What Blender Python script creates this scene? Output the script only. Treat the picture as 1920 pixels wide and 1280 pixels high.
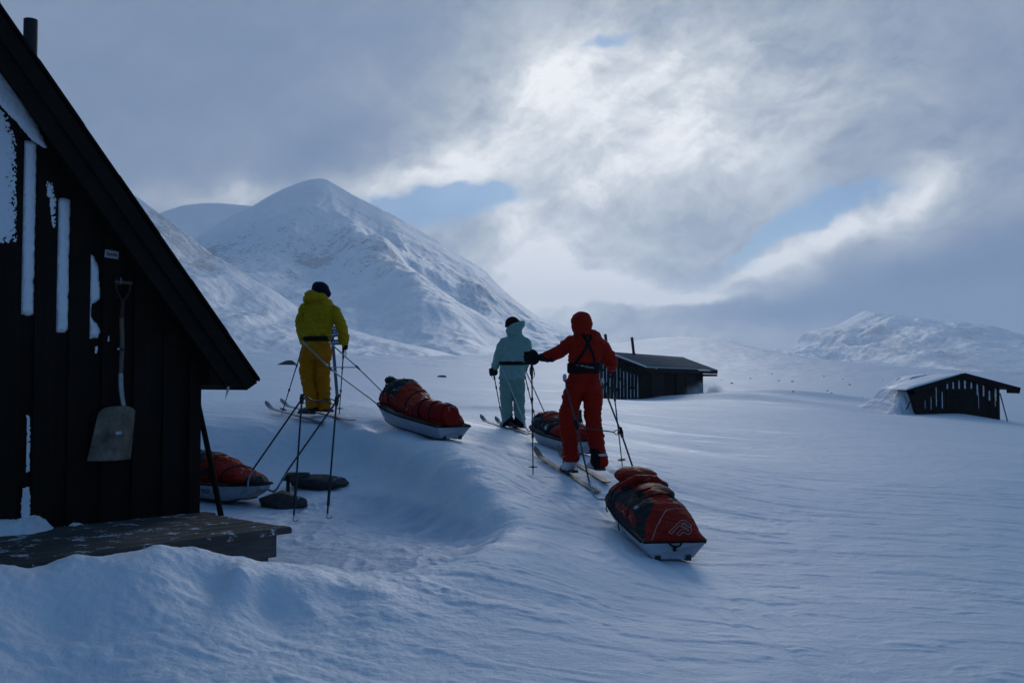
import bpy, bmesh, math, random
import numpy as np
from mathutils import Vector, Matrix, Quaternion
from mathutils.bvhtree import BVHTree
for o in list(bpy.data.objects): bpy.data.objects.remove(o)
scene = bpy.context.scene
C = scene.collection
R = math.radians
random.seed(7)
# ------------------------------------------------------------------ camera
CZ = 1.6
FPX = 1867.0
PITCH = math.atan(75 / FPX)
cam_d = bpy.data.cameras.new('camera'); cam = bpy.data.objects.new('camera', cam_d); C.objects.link(cam)
cam.location = (0, 0, CZ); cam.rotation_euler = (R(90) + PITCH, 0, 0)
cam_d.sensor_width = 36; cam_d.lens = 36 * FPX / 1920; cam_d.clip_start = .1; cam_d.clip_end = 60000
scene.camera = cam
# ------------------------------------------------------------------ view
scene.view_settings.view_transform = 'Standard'; scene.view_settings.look = 'None'
scene.view_settings.gamma = 1; scene.view_settings.exposure = 0.36
scene.cycles.use_denoising = True
scene.cycles.max_bounces = 6; scene.cycles.volume_bounces = 1
scene.cycles.volume_max_steps = 64
# ------------------------------------------------------------------ sun behind thin cloud, ahead and right of the camera
SUN_EL, SUN_AZ = 20.0, 7.0
sd = bpy.data.lights.new('sun', 'SUN'); sun = bpy.data.objects.new('sun', sd); C.objects.link(sun)
sd.energy = 0.5; sd.angle = R(18); sd.color = (1, .98, .95)
sdir = Vector((math.sin(R(SUN_AZ)) * math.cos(R(SUN_EL)), math.cos(R(SUN_AZ)) * math.cos(R(SUN_EL)), math.sin(R(SUN_EL))))
sun.rotation_euler = (-sdir).to_track_quat('-Z', 'Y').to_euler()
# ------------------------------------------------------------------ world: Nishita sky seen through gaps of a procedural cloud cover
world = bpy.data.worlds.new('World'); scene.world = world; world.use_nodes = True
wn = world.node_tree; wn.nodes.clear()
class NT:
    """tiny helper to write shader maths"""
    def __init__(s, tree): s.t = tree; s.L = tree.links
    def n(s, typ, **kw):
        nd = s.t.nodes.new(typ)
        for k, v in kw.items(): setattr(nd, k, v)
        return nd
    def set(s, sock, v):
        if isinstance(v, bpy.types.NodeSocket): s.L.new(v, sock)
        elif v is not None: sock.default_value = v
    def m(s, op, a, b=None, c=None, clamp=False):
        nd = s.n('ShaderNodeMath', operation=op, use_clamp=clamp)
        s.set(nd.inputs[0], a); s.set(nd.inputs[1], b); s.set(nd.inputs[2], c)
        return nd.outputs[0]
    def vm(s, op, a, b=None, scale=None):
        nd = s.n('ShaderNodeVectorMath', operation=op)
        s.set(nd.inputs[0], a); s.set(nd.inputs[1], b)
        if scale is not None: s.set(nd.inputs['Scale'], scale)
        return nd.outputs['Value'] if op in ('DOT_PRODUCT', 'LENGTH') else nd.outputs[0]
    def comb(s, x, y, z):
        nd = s.n('ShaderNodeCombineXYZ')
        for i, v in enumerate((x, y, z)): s.set(nd.inputs[i], v)
        return nd.outputs[0]
    def noise(s, vec, scale, detail=4, rough=.5, dist=0, color=False):
        nd = s.n('ShaderNodeTexNoise'); s.set(nd.inputs['Vector'], vec)
        nd.inputs['Scale'].default_value = scale; nd.inputs['Detail'].default_value = detail
        nd.inputs['Roughness'].default_value = rough; nd.inputs['Distortion'].default_value = dist
        return nd.outputs['Color' if color else 'Fac']
    def ramp(s, fac, stops, interp='LINEAR'):
        nd = s.n('ShaderNodeValToRGB'); nd.color_ramp.interpolation = interp
        e = nd.color_ramp.elements
        while len(e) < len(stops): e.new(.5)
        for i, (p, c) in enumerate(stops):
            e[i].position = p; e[i].color = (*c, 1) if len(c) == 3 else c
        s.set(nd.inputs[0], fac); return nd.outputs[0]
    def mix(s, f, a, b, mode='MIX'):
        nd = s.n('ShaderNodeMix', data_type='RGBA', blend_type=mode)
        s.set(nd.inputs[0], f)
        s.set(nd.inputs[6], (*a, 1) if isinstance(a, tuple) and len(a) == 3 else a)
        s.set(nd.inputs[7], (*b, 1) if isinstance(b, tuple) and len(b) == 3 else b)
        return nd.outputs[2]
    def smooth(s, v, lo, hi):
        nd = s.n('ShaderNodeMapRange', interpolation_type='SMOOTHSTEP')
        s.set(nd.inputs[0], v); s.set(nd.inputs[1], lo); s.set(nd.inputs[2], hi)
        return nd.outputs[0]
W = NT(wn)
geo = W.n('ShaderNodeNewGeometry')
dirv = W.vm('SCALE', geo.outputs['Incoming'], scale=-1.0)
sep = W.n('ShaderNodeSeparateXYZ'); W.L.new(dirv, sep.inputs[0])
dx, dy, dz = sep.outputs
horiz = W.m('SQRT', W.m('ADD', W.m('MULTIPLY', dx, dx), W.m('MULTIPLY', dy, dy)))
az = W.m('ARCTAN2', dx, dy)                       # compass angle from straight ahead
el = W.m('ARCTAN2', dz, horiz)                    # height angle
# domain warp in sky angles
cv = W.comb(az, W.m('MULTIPLY', el, 1.0), 0.0)
w1 = W.noise(cv, 3.4, 5, .55, color=True)
w1 = W.vm('SUBTRACT', w1, (.5, .5, .5))
w2 = W.noise(W.vm('ADD', cv, (7.3, 2.1, 0)), 11, 5, .6, color=True)
w2 = W.vm('SUBTRACT', w2, (.5, .5, .5))
wp = W.vm('ADD', cv, W.vm('ADD', W.vm('SCALE', w1, scale=.065), W.vm('SCALE', w2, scale=.045)))
sp = W.n('ShaderNodeSeparateXYZ'); W.L.new(wp, sp.inputs[0]); waz, wel = sp.outputs[0], sp.outputs[1]
def sky_pos(px, py):
    v = Vector(((px - 960), FPX * math.cos(PITCH) - (640 - py) * math.sin(PITCH), (640 - py) * math.cos(PITCH) + FPX * math.sin(PITCH)))
    return math.atan2(v.x, v.y), math.atan2(v.z, math.hypot(v.x, v.y))
def blob(px, py, rx, ry, rot, soft=1.0):
    """soft cloud cell: 1 in its middle, 0 outside; sizes as angles"""
    a, e = sky_pos(px, py); c, s_ = math.cos(R(rot)), math.sin(R(rot))
    rx /= FPX; ry /= FPX
    X = W.m('SUBTRACT', waz, a); Y = W.m('SUBTRACT', wel, e)
    U = W.m('MULTIPLY_ADD', X, c / rx, W.m('MULTIPLY', Y, s_ / rx))
    V = W.m('MULTIPLY_ADD', X, -s_ / ry, W.m('MULTIPLY', Y, c / ry))
    d = W.m('ADD', W.m('MULTIPLY', U, U), W.m('MULTIPLY', V, V))
    return W.m('EXPONENT', W.m('MULTIPLY', d, -1.0 / soft))
def total(lst, base):
    acc = base
    for (px, py, rx, ry, rot, amp) in lst:
        acc = W.m('MULTIPLY_ADD', blob(px, py, rx, ry, rot), amp, acc)
    return acc
#WORLD_BLOBS
bright = total([
    (1200, 60, 190, 80, 10, .06), (1060, 150, 230, 80, 38, .0), (930, 250, 220, 50, 38, .20), (790, 330, 150, 48, 24, .26), (700, 352, 70, 26, 10, .16),
    (1230, 140, 210, 80, 12, .20), (1010, 440, 110, 110, 10, .30), (980, 530, 220, 70, -3, .34), (1080, 520, 130, 16, -4, .20), (1150, 560, 220, 26, 3, .40), (1340, 552, 110, 14, 2, .20),
    (1400, 498, 80, 26, 18, .30), (1490, 458, 140, 26, 18, .36), (1620, 415, 120, 34, 20, .28), (1730, 350, 130, 46, 30, .22), (1850, 380, 130, 60, 20, .18), (1560, 500, 150, 30, 10, .12),
    (430, 358, 150, 28, 0, .24), (1060, 600, 260, 26, 4, .14), (1250, 250, 330, 90, 12, .16), (1180, 330, 300, 60, 5, .10), (1130, 545, 260, 90, 0, .08),
    (1050, 345, 110, 24, 25, -.12), (1210, 400, 110, 60, -10, -.04), (1300, 470, 90, 50, 30, .04), (1180, 250, 110, 30, 25, -.12), (1030, 390, 40, 50, 0, -.16),
    (1690, 520, 220, 40, 8, -.22), (1850, 560, 260, 90, 0, -.22), (1420, 590, 170, 24, 0, -.20), (1200, 592, 130, 14, 2, -.10), (1250, 635, 300, 36, 0, .22), (1250, 545, 120, 12, 3, -.08), (1560, 560, 160, 40, 0, -.10),
    (300, 150, 420, 190, 12, -.08), (640, 110, 200, 110, 30, -.04), (600, 310, 70, 34, 0, -.14), (640, 260, 110, 34, 24, -.10), (1680, 150, 260, 130, 0, -.02), (1880, 230, 120, 90, 0, -.06), (1450, 330, 140, 50, 0, -.03), (1120, 290, 430, 280, 10, .29), (950, 200, 330, 60, 40, .08), (1120, 90, 150, 90, 30, .05), (1190, 556, 180, 11, 2, .24), (1050, 520, 90, 12, -6, .16), (1230, 578, 170, 7, 2, -.16), (1500, 250, 300, 170, 0, .12)], .38)
n1 = W.noise(wp, 4.2, 9, .58, .3); n2 = W.noise(W.vm('MULTIPLY', wp, (1.0, 1.8, 1)), 12, 11, .66, .25)
rotm = W.n('ShaderNodeVectorRotate', rotation_type='Z_AXIS'); W.L.new(cv, rotm.inputs['Vector']); rotm.inputs['Angle'].default_value = R(-35)
n3 = W.noise(W.vm('MULTIPLY', W.vm('ADD', rotm.outputs[0], W.vm('SCALE', w2, scale=.05)), (1.0, 3.4, 1)), 13, 8, .62)
act = W.m('MULTIPLY_ADD', W.smooth(bright, .30, .75), .75, .25)
bright = W.m('ADD', bright, W.m('MULTIPLY', W.m('MULTIPLY', W.m('SUBTRACT', n1, .5), .85), act))
bright = W.m('ADD', bright, W.m('MULTIPLY', W.m('MULTIPLY', W.m('SUBTRACT', n2, .5), .95), act))
bright = W.m('ADD', bright, W.m('MULTIPLY', W.m('MULTIPLY', W.m('SUBTRACT', n3, .5), .38), act))
cloud_col = W.ramp(bright, [(0, (.080, .130, .240)), (.20, (.118, .178, .295)), (.38, (.180, .234, .333)), (.56, (.31, .355, .425)), (.80, (.53, .565, .60)), (1, (.80, .81, .82))])
# away from the sun the cover is thick and blue grey
ang = W.vm('DOT_PRODUCT', dirv, tuple(Vector((math.sin(R(5)) * .96, math.cos(R(5)) * .96, .26)).normalized()))
front = W.smooth(ang, .30, .93)
cloud_col = W.mix(front, W.mix(W.noise(cv, 2.2, 4, .5), (.034, .086, .182), (.062, .140, .262)), cloud_col)
gap = total([(840, 372, 120, 32, 6, 1.35), (930, 360, 70, 26, 0, .6), (760, 398, 90, 26, -8, .6), (1590, 378, 75, 22, 14, 1.2), (1490, 408, 100, 24, 18, .95), (1385, 462, 90, 26, 34, .62), (1300, 510, 60, 20, 20, .5), (1220, 55, 100, 16, 16, .75), (1140, 82, 60, 12, 20, .4),
    (1660, 320, 50, 24, 30, .3), (960, 395, 50, 20, 0, -.35)], 0.0)
gap = W.m('ADD', gap, W.m('MULTIPLY', W.m('SUBTRACT', n2, .5), 2.6))
gap = W.m('ADD', gap, W.m('MULTIPLY', W.m('SUBTRACT', n1, .5), .9))
gap = W.m('MULTIPLY', W.smooth(gap, .20, 1.0), .85)
nish = W.n('ShaderNodeTexSky', sky_type='NISHITA', sun_disc=False)
nish.sun_elevation = R(SUN_EL); nish.sun_rotation = R(SUN_AZ); nish.altitude = 800; nish.dust_density = .6
bg1 = W.n('ShaderNodeBackground'); W.L.new(W.mix(1.0, nish.outputs[0], (.36, .60, .95), 'MULTIPLY'), bg1.inputs[0]); bg1.inputs[1].default_value = .05
bg2 = W.n('ShaderNodeBackground'); W.L.new(cloud_col, bg2.inputs[0]); bg2.inputs[1].default_value = 1.0
mx = W.n('ShaderNodeMixShader'); W.L.new(gap, mx.inputs[0]); W.L.new(bg2.outputs[0], mx.inputs[1]); W.L.new(bg1.outputs[0], mx.inputs[2])
wo = W.n('ShaderNodeOutputWorld'); W.L.new(mx.outputs[0], wo.inputs[0])
world.cycles.sampling_method = 'MANUAL'; world.cycles.sample_map_resolution = 512

# ------------------------------------------------------------------ where a direction meets a distance: used for measuring, all things are built in metres
def P(px, py, Y):
    dy = 640 - py
    v = Vector(((px - 960), FPX * math.cos(PITCH) - dy * math.sin(PITCH), dy * math.cos(PITCH) + FPX * math.sin(PITCH)))
    v *= Y / v.y
    return Vector((v.x, Y, CZ + v.z))
# ------------------------------------------------------------------ noise in numpy
_rs = np.random.RandomState(3)
_perm = _rs.permutation(256).astype(np.int64); _perm = np.concatenate([_perm, _perm, _perm])
_g = _rs.normal(size=(256, 3)); _g /= np.linalg.norm(_g, axis=1)[:, None]
def perlin(x, y, z=None):
    x = np.asarray(x, float); y = np.asarray(y, float); z = np.zeros_like(x) if z is None else np.asarray(z, float)
    xi = np.floor(x).astype(np.int64); yi = np.floor(y).astype(np.int64); zi = np.floor(z).astype(np.int64)
    xf, yf, zf = x - xi, y - yi, z - zi
    f = lambda t: t * t * t * (t * (t * 6 - 15) + 10)
    u, v, w = f(xf), f(yf), f(zf)
    def g(a, b, c):
        h = _perm[_perm[_perm[(xi + a) & 255] + ((yi + b) & 255)] + ((zi + c) & 255)]
        G = _g[h]
        return G[..., 0] * (xf - a) + G[..., 1] * (yf - b) + G[..., 2] * (zf - c)
    l = lambda a, b, t: a + t * (b - a)
    return l(l(l(g(0, 0, 0), g(1, 0, 0), u), l(g(0, 1, 0), g(1, 1, 0), u), v), l(l(g(0, 0, 1), g(1, 0, 1), u), l(g(0, 1, 1), g(1, 1, 1), u), v), w)
def fbm(x, y, z=None, oct=4, lac=2.03, gain=.5):
    s = 0; a = 1; f = 1
    for i in range(oct):
        s = s + a * perlin(x * f + 17.3 * i, y * f + 5.1 * i, None if z is None else z * f); a *= gain; f *= lac
    return s
def smst(x, a, b):
    t = np.clip((x - a) / (b - a), 0, 1); return t * t * (3 - 2 * t)

# ------------------------------------------------------------------ object helpers
def mesh_obj(name, me, mat=None, parent=None, loc=None):
    o = bpy.data.objects.new(name, me); C.objects.link(o)
    if mat is not None:
        for m_ in (mat if isinstance(mat, (list, tuple)) else [mat]): me.materials.append(m_)
    if parent is not None: o.parent = parent
    if loc is not None: o.location = loc
    return o
def bm_obj(name, bm, mat=None, parent=None, smooth=True, loc=None):
    me = bpy.data.meshes.new(name)
    bmesh.ops.recalc_face_normals(bm, faces=bm.faces[:])
    bm.to_mesh(me); bm.free()
    if smooth:
        me.shade_smooth()
        try: me.set_sharp_from_angle(angle=R(40))
        except Exception: pass
    return mesh_obj(name, me, mat, parent, loc)
def np_grid(name, V, nu, nv, mat, parent=None, smooth=True, flip=False):
    """V: (nu*nv,3) points, row major nu x nv"""
    me = bpy.data.meshes.new(name)
    me.vertices.add(nu * nv); me.vertices.foreach_set('co', V.astype(np.float32).ravel())
    i = np.arange(nu - 1)[:, None] * nv + np.arange(nv - 1)[None, :]
    q = np.stack([i, i + 1, i + nv + 1, i + nv], -1) if not flip else np.stack([i, i + nv, i + nv + 1, i + 1], -1)
    q = q.reshape(-1, 4); nf = len(q)
    me.loops.add(nf * 4); me.loops.foreach_set('vertex_index', q.ravel().astype(np.int32))
    me.polygons.add(nf); me.polygons.foreach_set('loop_start', np.arange(0, nf * 4, 4, dtype=np.int32))
    me.polygons.foreach_set('loop_total', np.full(nf, 4, dtype=np.int32))
    me.update(calc_edges=True)
    if smooth: me.shade_smooth()
    return mesh_obj(name, me, mat, parent)
def tag(o, label=None, cat=None, group=None, kind=None):
    if label: o['label'] = label
    if cat: o['category'] = cat
    if group: o['group'] = group
    if kind: o['kind'] = kind
    return o
def empty(name, loc, label, cat, group=None, rotz=0):
    o = bpy.data.objects.new(name, None); C.objects.link(o); o.location = loc; o.rotation_euler = (0, 0, rotz)
    o.empty_display_size = .2
    return tag(o, label, cat, group)
def add_box(bm, c, s, rot=None):
    r = bmesh.ops.create_cube(bm, size=1)
    M = Matrix.Translation(Vector(c)) @ (rot.to_4x4() if rot is not None else Matrix.Identity(4)) @ Matrix.Diagonal((*s, 1))
    bmesh.ops.transform(bm, matrix=M, verts=r['verts']); return r['verts']
def frame_of(t, ref=Vector((0, 0, 1))):
    t = t.normalized()
    if abs(t.dot(ref)) > .95: ref = Vector((0, 1, 0))
    a = t.cross(ref).normalized(); return a, a.cross(t).normalized()
def add_tube(bm, pts, r, n=8, caps=True, ref=Vector((0, 0, 1)), ry=None):
    """tube through pts; r number or list; ry: second radius"""
    pts = [Vector(p) for p in pts]; rings = []
    k = len(pts); rr = r if isinstance(r, (list, tuple)) else [r] * k
    r2 = rr if ry is None else (ry if isinstance(ry, (list, tuple)) else [ry] * k)
    for i, p in enumerate(pts):
        t = (pts[min(i + 1, k - 1)] - pts[max(i - 1, 0)])
        a, b = frame_of(t, ref)
        rings.append([bm.verts.new(p + a * math.cos(2 * math.pi * j / n) * rr[i] + b * math.sin(2 * math.pi * j / n) * r2[i]) for j in range(n)])
    for i in range(k - 1):
        for j in range(n):
            bm.faces.new((rings[i][j], rings[i][(j + 1) % n], rings[i + 1][(j + 1) % n], rings[i + 1][j]))
    if caps: bm.faces.new(rings[0][::-1]); bm.faces.new(rings[-1])
    return rings
def curve_pts(pts, n=8):
    """Catmull-Rom through pts"""
    pts = [Vector(p) for p in pts]; out = []
    q = [pts[0] * 2 - pts[1]] + pts + [pts[-1] * 2 - pts[-2]]
    for i in range(1, len(q) - 2):
        for j in range(n):
            t = j / n; a, b, c, d = q[i - 1], q[i], q[i + 1], q[i + 2]
            out.append(.5 * ((2 * b) + (c - a) * t + (2 * a - 5 * b + 4 * c - d) * t * t + (3 * b - a - 3 * c + d) * t ** 3))
    out.append(pts[-1]); return out
def add_loft(bm, rings, closed=True, caps=True):
    vs = [[bm.verts.new(p) for p in rg] for rg in rings]; n = len(vs[0])
    for i in range(len(vs) - 1):
        for j in range(n if closed else n - 1):
            bm.faces.new((vs[i][j], vs[i][(j + 1) % n], vs[i + 1][(j + 1) % n], vs[i + 1][j]))
    if caps: bm.faces.new(vs[0][::-1]); bm.faces.new(vs[-1])
    return vs
def add_ellipsoid(bm, c, r, rot=None, u=20, v=12):
    q = bmesh.ops.create_uvsphere(bm, u_segments=u, v_segments=v, radius=1)
    M = Matrix.Translation(Vector(c)) @ (rot.to_4x4() if rot is not None else Matrix.Identity(4)) @ Matrix.Diagonal((*r, 1))
    bmesh.ops.transform(bm, matrix=M, verts=q['verts']); return q['verts']
def remesh(bm, voxel=.012, smooth_it=4, fac=.5):
    """fuse overlapping closed shapes into one continuous skin; returns a mesh"""
    bmesh.ops.recalc_face_normals(bm, faces=bm.faces[:])
    me = bpy.data.meshes.new('tmp'); bm.to_mesh(me); bm.free()
    o = bpy.data.objects.new('tmp', me); C.objects.link(o)
    m_ = o.modifiers.new('r', 'REMESH'); m_.mode = 'VOXEL'; m_.voxel_size = voxel
    if smooth_it:
        s_ = o.modifiers.new('s', 'SMOOTH'); s_.factor = fac; s_.iterations = smooth_it
    dg = bpy.context.evaluated_depsgraph_get()
    out = bpy.data.meshes.new_from_object(o.evaluated_get(dg))
    bpy.data.objects.remove(o); bpy.data.meshes.remove(me)
    out.shade_smooth(); return out
def displace(me, fn):
    n = len(me.vertices); co = np.empty(n * 3, np.float32); me.vertices.foreach_get('co', co); co = co.reshape(-1, 3)
    nr = np.empty(n * 3, np.float32); me.vertices.foreach_get('normal', nr); nr = nr.reshape(-1, 3)
    co = co + nr * fn(co, nr)[:, None]; me.vertices.foreach_set('co', co.astype(np.float32).ravel()); me.update()
    return me
# ------------------------------------------------------------------ materials
def material(name):
    m_ = bpy.data.materials.new(name); m_.use_nodes = True; t = m_.node_tree; t.nodes.clear()
    N = NT(t); b = N.n('ShaderNodeBsdfPrincipled'); o = N.n('ShaderNodeOutputMaterial'); N.L.new(b.outputs[0], o.inputs[0])
    return m_, N, b, o
def objco(N):
    return N.n('ShaderNodeTexCoord').outputs['Object']
def set_bump(N, b, h, strength, dist):
    bp = N.n('ShaderNodeBump'); bp.inputs['Strength'].default_value = strength; bp.inputs['Distance'].default_value = dist
    N.L.new(h, bp.inputs['Height']); N.L.new(bp.outputs[0], b.inputs['Normal']); return bp
def cloth(name, col, rough=.75, var=.25, scale=40, bump=.004, snow=0.0):
    m_, N, b, o = material(name); co = objco(N)
    n = N.noise(co, scale * .25, 5, .6); lo = tuple(c * (1 - var) for c in col); hi = tuple(min(1, c * (1 + var)) for c in col)
    c = N.ramp(n, [(.3, lo), (.7, hi)])
    if snow:
        f = N.smooth(N.noise(co, 9, 8, .75), .62 - .12 * snow, .74 - .10 * snow)
        nz = N.n('ShaderNodeNewGeometry'); sz = N.n('ShaderNodeSeparateXYZ'); N.L.new(nz.outputs['Normal'], sz.inputs[0])
        f = N.m('MULTIPLY', f, N.smooth(sz.outputs[2], -.5, .6))
        c = N.mix(f, c, (.7, .74, .8))
    N.set(b.inputs['Base Color'], c); b.inputs['Roughness'].default_value = rough
    b.inputs['Specular IOR Level'].default_value = .12
    h = N.m('ADD', N.noise(co, scale, 3, .6), N.m('MULTIPLY', N.noise(co, scale * 6, 2, .5), .25))
    set_bump(N, b, h, .5, bump * 2); return m_
def plastic(name, col, rough=.4, var=.12, scale=12, metal=0.0, bump=.001):
    m_, N, b, o = material(name); co = objco(N)
    n = N.noise(co, scale, 6, .65)
    c = N.ramp(n, [(.3, tuple(x * (1 - var) for x in col)), (.7, tuple(min(1, x * (1 + var)) for x in col))])
    N.set(b.inputs['Base Color'], c); b.inputs['Metallic'].default_value = metal
    N.set(b.inputs['Roughness'], N.m('MULTIPLY_ADD', N.noise(co, scale * 3, 4, .6), .25, rough - .1))
    set_bump(N, b, N.noise(co, scale * 4, 3, .5), .4, bump); return m_
def wood(name, col, axis, rough=.8, scale=1.0, snow=0.0, var=.45):
    """axis: which object axis the grain follows (vector stretched along it)"""
    m_, N, b, o = material(name); co = objco(N)
    st = [14.0, 14.0, 14.0]; st[axis] = .9
    v = N.vm('MULTIPLY', co, tuple(s_ * scale for s_ in st))
    n = N.noise(v, 3, 7, .65, .4); big = N.noise(co, 1.7, 4, .6)
    f = N.m('MULTIPLY_ADD', big, .5, N.m('MULTIPLY', n, .5))
    c = N.ramp(f, [(.3, tuple(x * (1 - var) for x in col)), (.52, col), (.7, tuple(min(1, x * (1 + var * 1.3)) for x in col))])
    if snow:
        sf = N.smooth(N.noise(N.vm('MULTIPLY', co, (3, 3, 3)), 2.2, 9, .78), .60 - snow * .1, .66 - snow * .1)
        c = N.mix(sf, c, (.62, .67, .75))
    N.set(b.inputs['Base Color'], c); b.inputs['Roughness'].default_value = rough
    b.inputs['Specular IOR Level'].default_value = .06
    set_bump(N, b, n, .7, .004); return m_
# ================================================================== SETTING
def snow_material(name, streak=1.0, far=False):
    m_, N, b, o = material(name); co = objco(N)
    g1 = N.noise(co, .35, 4, .55)
    col = N.ramp(g1, [(.3, (.75, .80, .87)), (.7, (.83, .87, .92))])
    ice = N.smooth(N.noise(N.vm('MULTIPLY', co, (.22, .8, .5)), 1.0, 6, .62), .50, .72)
    col = N.mix(N.m('MULTIPLY', ice, .35), col, (.60, .70, .84))
    if name == 'snow': col = N.mix(N.m('MULTIPLY', N.n('ShaderNodeAttribute', attribute_name='pit_shade').outputs['Fac'], .62), col, (.34, .46, .64))  # shade on the hollow's floor painted in as darker, bluer snow colour
    N.set(b.inputs['Base Color'], col)
    N.set(b.inputs['Roughness'], N.m('MULTIPLY_ADD', ice, -.15, .60))
    b.inputs['Specular IOR Level'].default_value = .30
    v = N.vm('MULTIPLY', N.vm('ADD', co, N.vm('SCALE', N.noise(co, .7, 3, .5, color=True), scale=.5)), (2.4, 5.5, 3.0))
    n1 = N.noise(v, 1.0, 8, .62)
    n2 = N.noise(co, 34, 5, .65)
    n3 = N.noise(co, 5.0, 6, .6)
    h = N.m('ADD', N.m('MULTIPLY', n1, .020), N.m('ADD', N.m('MULTIPLY', n2, .009), N.m('MULTIPLY', n3, .022)))
    set_bump(N, b, h, .8, 1.0)
    return m_
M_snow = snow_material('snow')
# ---- ground heights from measured points (px, py, distance)
ctrl = [(-300, 1280, 4.2), (-200, 1120, 4.9), (100, 1280, 4.5), (500, 1280, 4.6), (960, 1280, 4.9), (1400, 1280, 5.0), (1900, 1280, 5.1), (2200, 1280, 5.2),
 (100, 1160, 5.0), (0, 1064, 5.25), (130, 1048, 5.45), (230, 1040, 5.6), (300, 1022, 5.75), (370, 1026, 5.9), (450, 1044, 6.1), (525, 1056, 6.3), (600, 1064, 6.4), (700, 1072, 6.5), (780, 1062, 6.8), (850, 1046, 7.1), (900, 1025, 7.45), (930, 1010, 7.8),
 (500, 1150, 5.55), (400, 1110, 5.6), (620, 1130, 5.8), (850, 1150, 5.9), (1200, 1150, 6.4), (1600, 1150, 6.6), (1900, 1150, 6.6),
 (1270, 1054, 8.2), (1180, 975, 9.6), (1050, 1000, 8.3), (1095, 892, 11), (1000, 889, 11), (1170, 880, 11.2), (1000, 940, 9.6), (1450, 1000, 9.5), (1850, 1000, 9.6), (1500, 900, 13.5), (1900, 900, 13.8), (1350, 850, 18), (1900, 850, 19), (1500, 800, 28), (1900, 800, 38),
 (1090, 852, 12.4), (1010, 828, 13.7), (965, 806, 15.2), (880, 828, 12.2), (800, 824, 12.0), (718, 790, 12.9), (595, 782, 13.3), (660, 788, 13.0), (510, 782, 13.6), (400, 775, 13.8), (250, 780, 13.8), (0, 780, 14),
 (1200, 748, 48), (1320, 737, 59), (1100, 752, 47), (1720, 777, 45), (1800, 775, 45), (1875, 787, 45), (1640, 776, 46), (1950, 800, 45), (1500, 765, 40), (1450, 740, 55), (1350, 738, 57), (1650, 738, 90), (1900, 745, 100),
 (1000, 770, 22), (800, 765, 20), (600, 750, 20), (400, 752, 20), (200, 755, 20), (1050, 740, 40), (800, 725, 40), (550, 712, 40), (300, 715, 40),
 (1050, 705, 90), (800, 697, 90), (540, 684, 85), (300, 690, 80), (1300, 710, 120), (1600, 712, 180), (1900, 722, 180),
 (500, 678, 160), (800, 688, 180), (1100, 690, 200), (1350, 690, 300), (1600, 702, 400), (1900, 713, 400),
 (400, 668, 320), (700, 678, 400), (1000, 681, 450), (1130, 662, 650), (500, 668, 600), (700, 678, 700), (900, 676, 800), (1040, 668, 850), (1120, 652, 900), (250, 665, 300), (0, 665, 300), (500, 662, 800), (700, 668, 900), (900, 668, 950), (1010, 662, 950), (700, 672, 1400), (1000, 672, 1500), (850, 670, 1200),
 (1190, 641, 800), (1240, 633, 900), (1290, 631, 950), (1340, 637, 980), (1400, 648, 1000), (1450, 658, 950), (1520, 674, 900), (1600, 688, 900), (1700, 695, 900), (1800, 703, 900), (1920, 711, 900), (2200, 712, 900),
 (1290, 690, 2000), (1600, 714, 2000), (1900, 716, 2000), (900, 690, 2000), (400, 690, 2000), (0, 690, 2000), (2200, 716, 2000),
 (960, 714, 5500), (0, 714, 5500), (2000, 714, 5500)]
# the trodden hollow in front of the cabin step
for (px_, py_, Y_) in ((450, 1044, 6.1), (525, 1056, 6.3), (600, 1064, 6.4), (700, 1072, 6.5), (780, 1062, 6.8), (850, 1046, 7.1), (900, 1025, 7.45)):
    if (px_, py_, Y_) in ctrl: ctrl.remove((px_, py_, Y_))
    zz_ = (py_ - 715) / FPX * (Y_ + .10)                       # rounded lip tipping away, then a steep drop into the hollow
    for dz_, dY_ in ((0, .10), (-.022, -.20), (-.032, -.50), (.17, .27)):
        ctrl.append((px_, 715 + (zz_ + dz_) / (Y_ + dY_) * FPX, Y_ + dY_))
ctrl += [(620, 1052, 7.7), (700, 1060, 7.6), (780, 1054, 7.6), (540, 1048, 7.8), (620, 1022, 8.4), (700, 1022, 8.4), (780, 1030, 8.1), (550, 982, 9.5), (613, 978, 9.6), (640, 1000, 9.0), (450, 945, 10.8), (380, 935, 11.1), (470, 1000, 8.8), (400, 985, 9.1), (840, 1030, 8.1),
 (620, 1102, 6.75), (700, 1108, 6.85), (780, 1098, 7.1), (840, 1080, 7.4), (540, 1100, 6.7), (450, 1100, 6.6), (300, 1105, 6.4), (150, 1130, 6.1), (0, 1150, 5.9), (895, 1040, 7.9),
 (600, 932, 11.0), (650, 940, 10.9), (700, 945, 10.8), (750, 962, 10.3), (800, 985, 9.7), (845, 1008, 9.0), (885, 1025, 8.4),
 (560, 895, 12.0), (620, 897, 11.9), (680, 908, 11.5), (450, 890, 12.0), (330, 890, 12.0), (200, 890, 12.0),
 (600, 800, 12.75), (480, 800, 12.9), (380, 798, 13.0), (680, 808, 12.4), (730, 832, 11.8), (775, 856, 11.1), (826, 880, 10.3), (878, 912, 9.55), (928, 955, 8.9), (960, 992, 8.25),
 (560, 855, 12.5), (680, 865, 12.15), (600, 850, 12.55), (730, 890, 11.5), (772, 915, 10.85), (820, 940, 10.05), (868, 968, 9.3), (915, 1000, 8.65),
 (700, 806, 12.7), (752, 832, 11.7), (800, 853, 11.0), (855, 880, 10.15), (905, 912, 9.5), (955, 952, 8.9)]
cp = np.array([list(P(*c)) for c in ctrl])
def polar(x, y):
    r = np.hypot(x, y); a = np.arctan2(x, y)
    return np.clip(a, -.75, .75) * 1.6, np.log(np.clip(r, 3.5, 6000))
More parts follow.
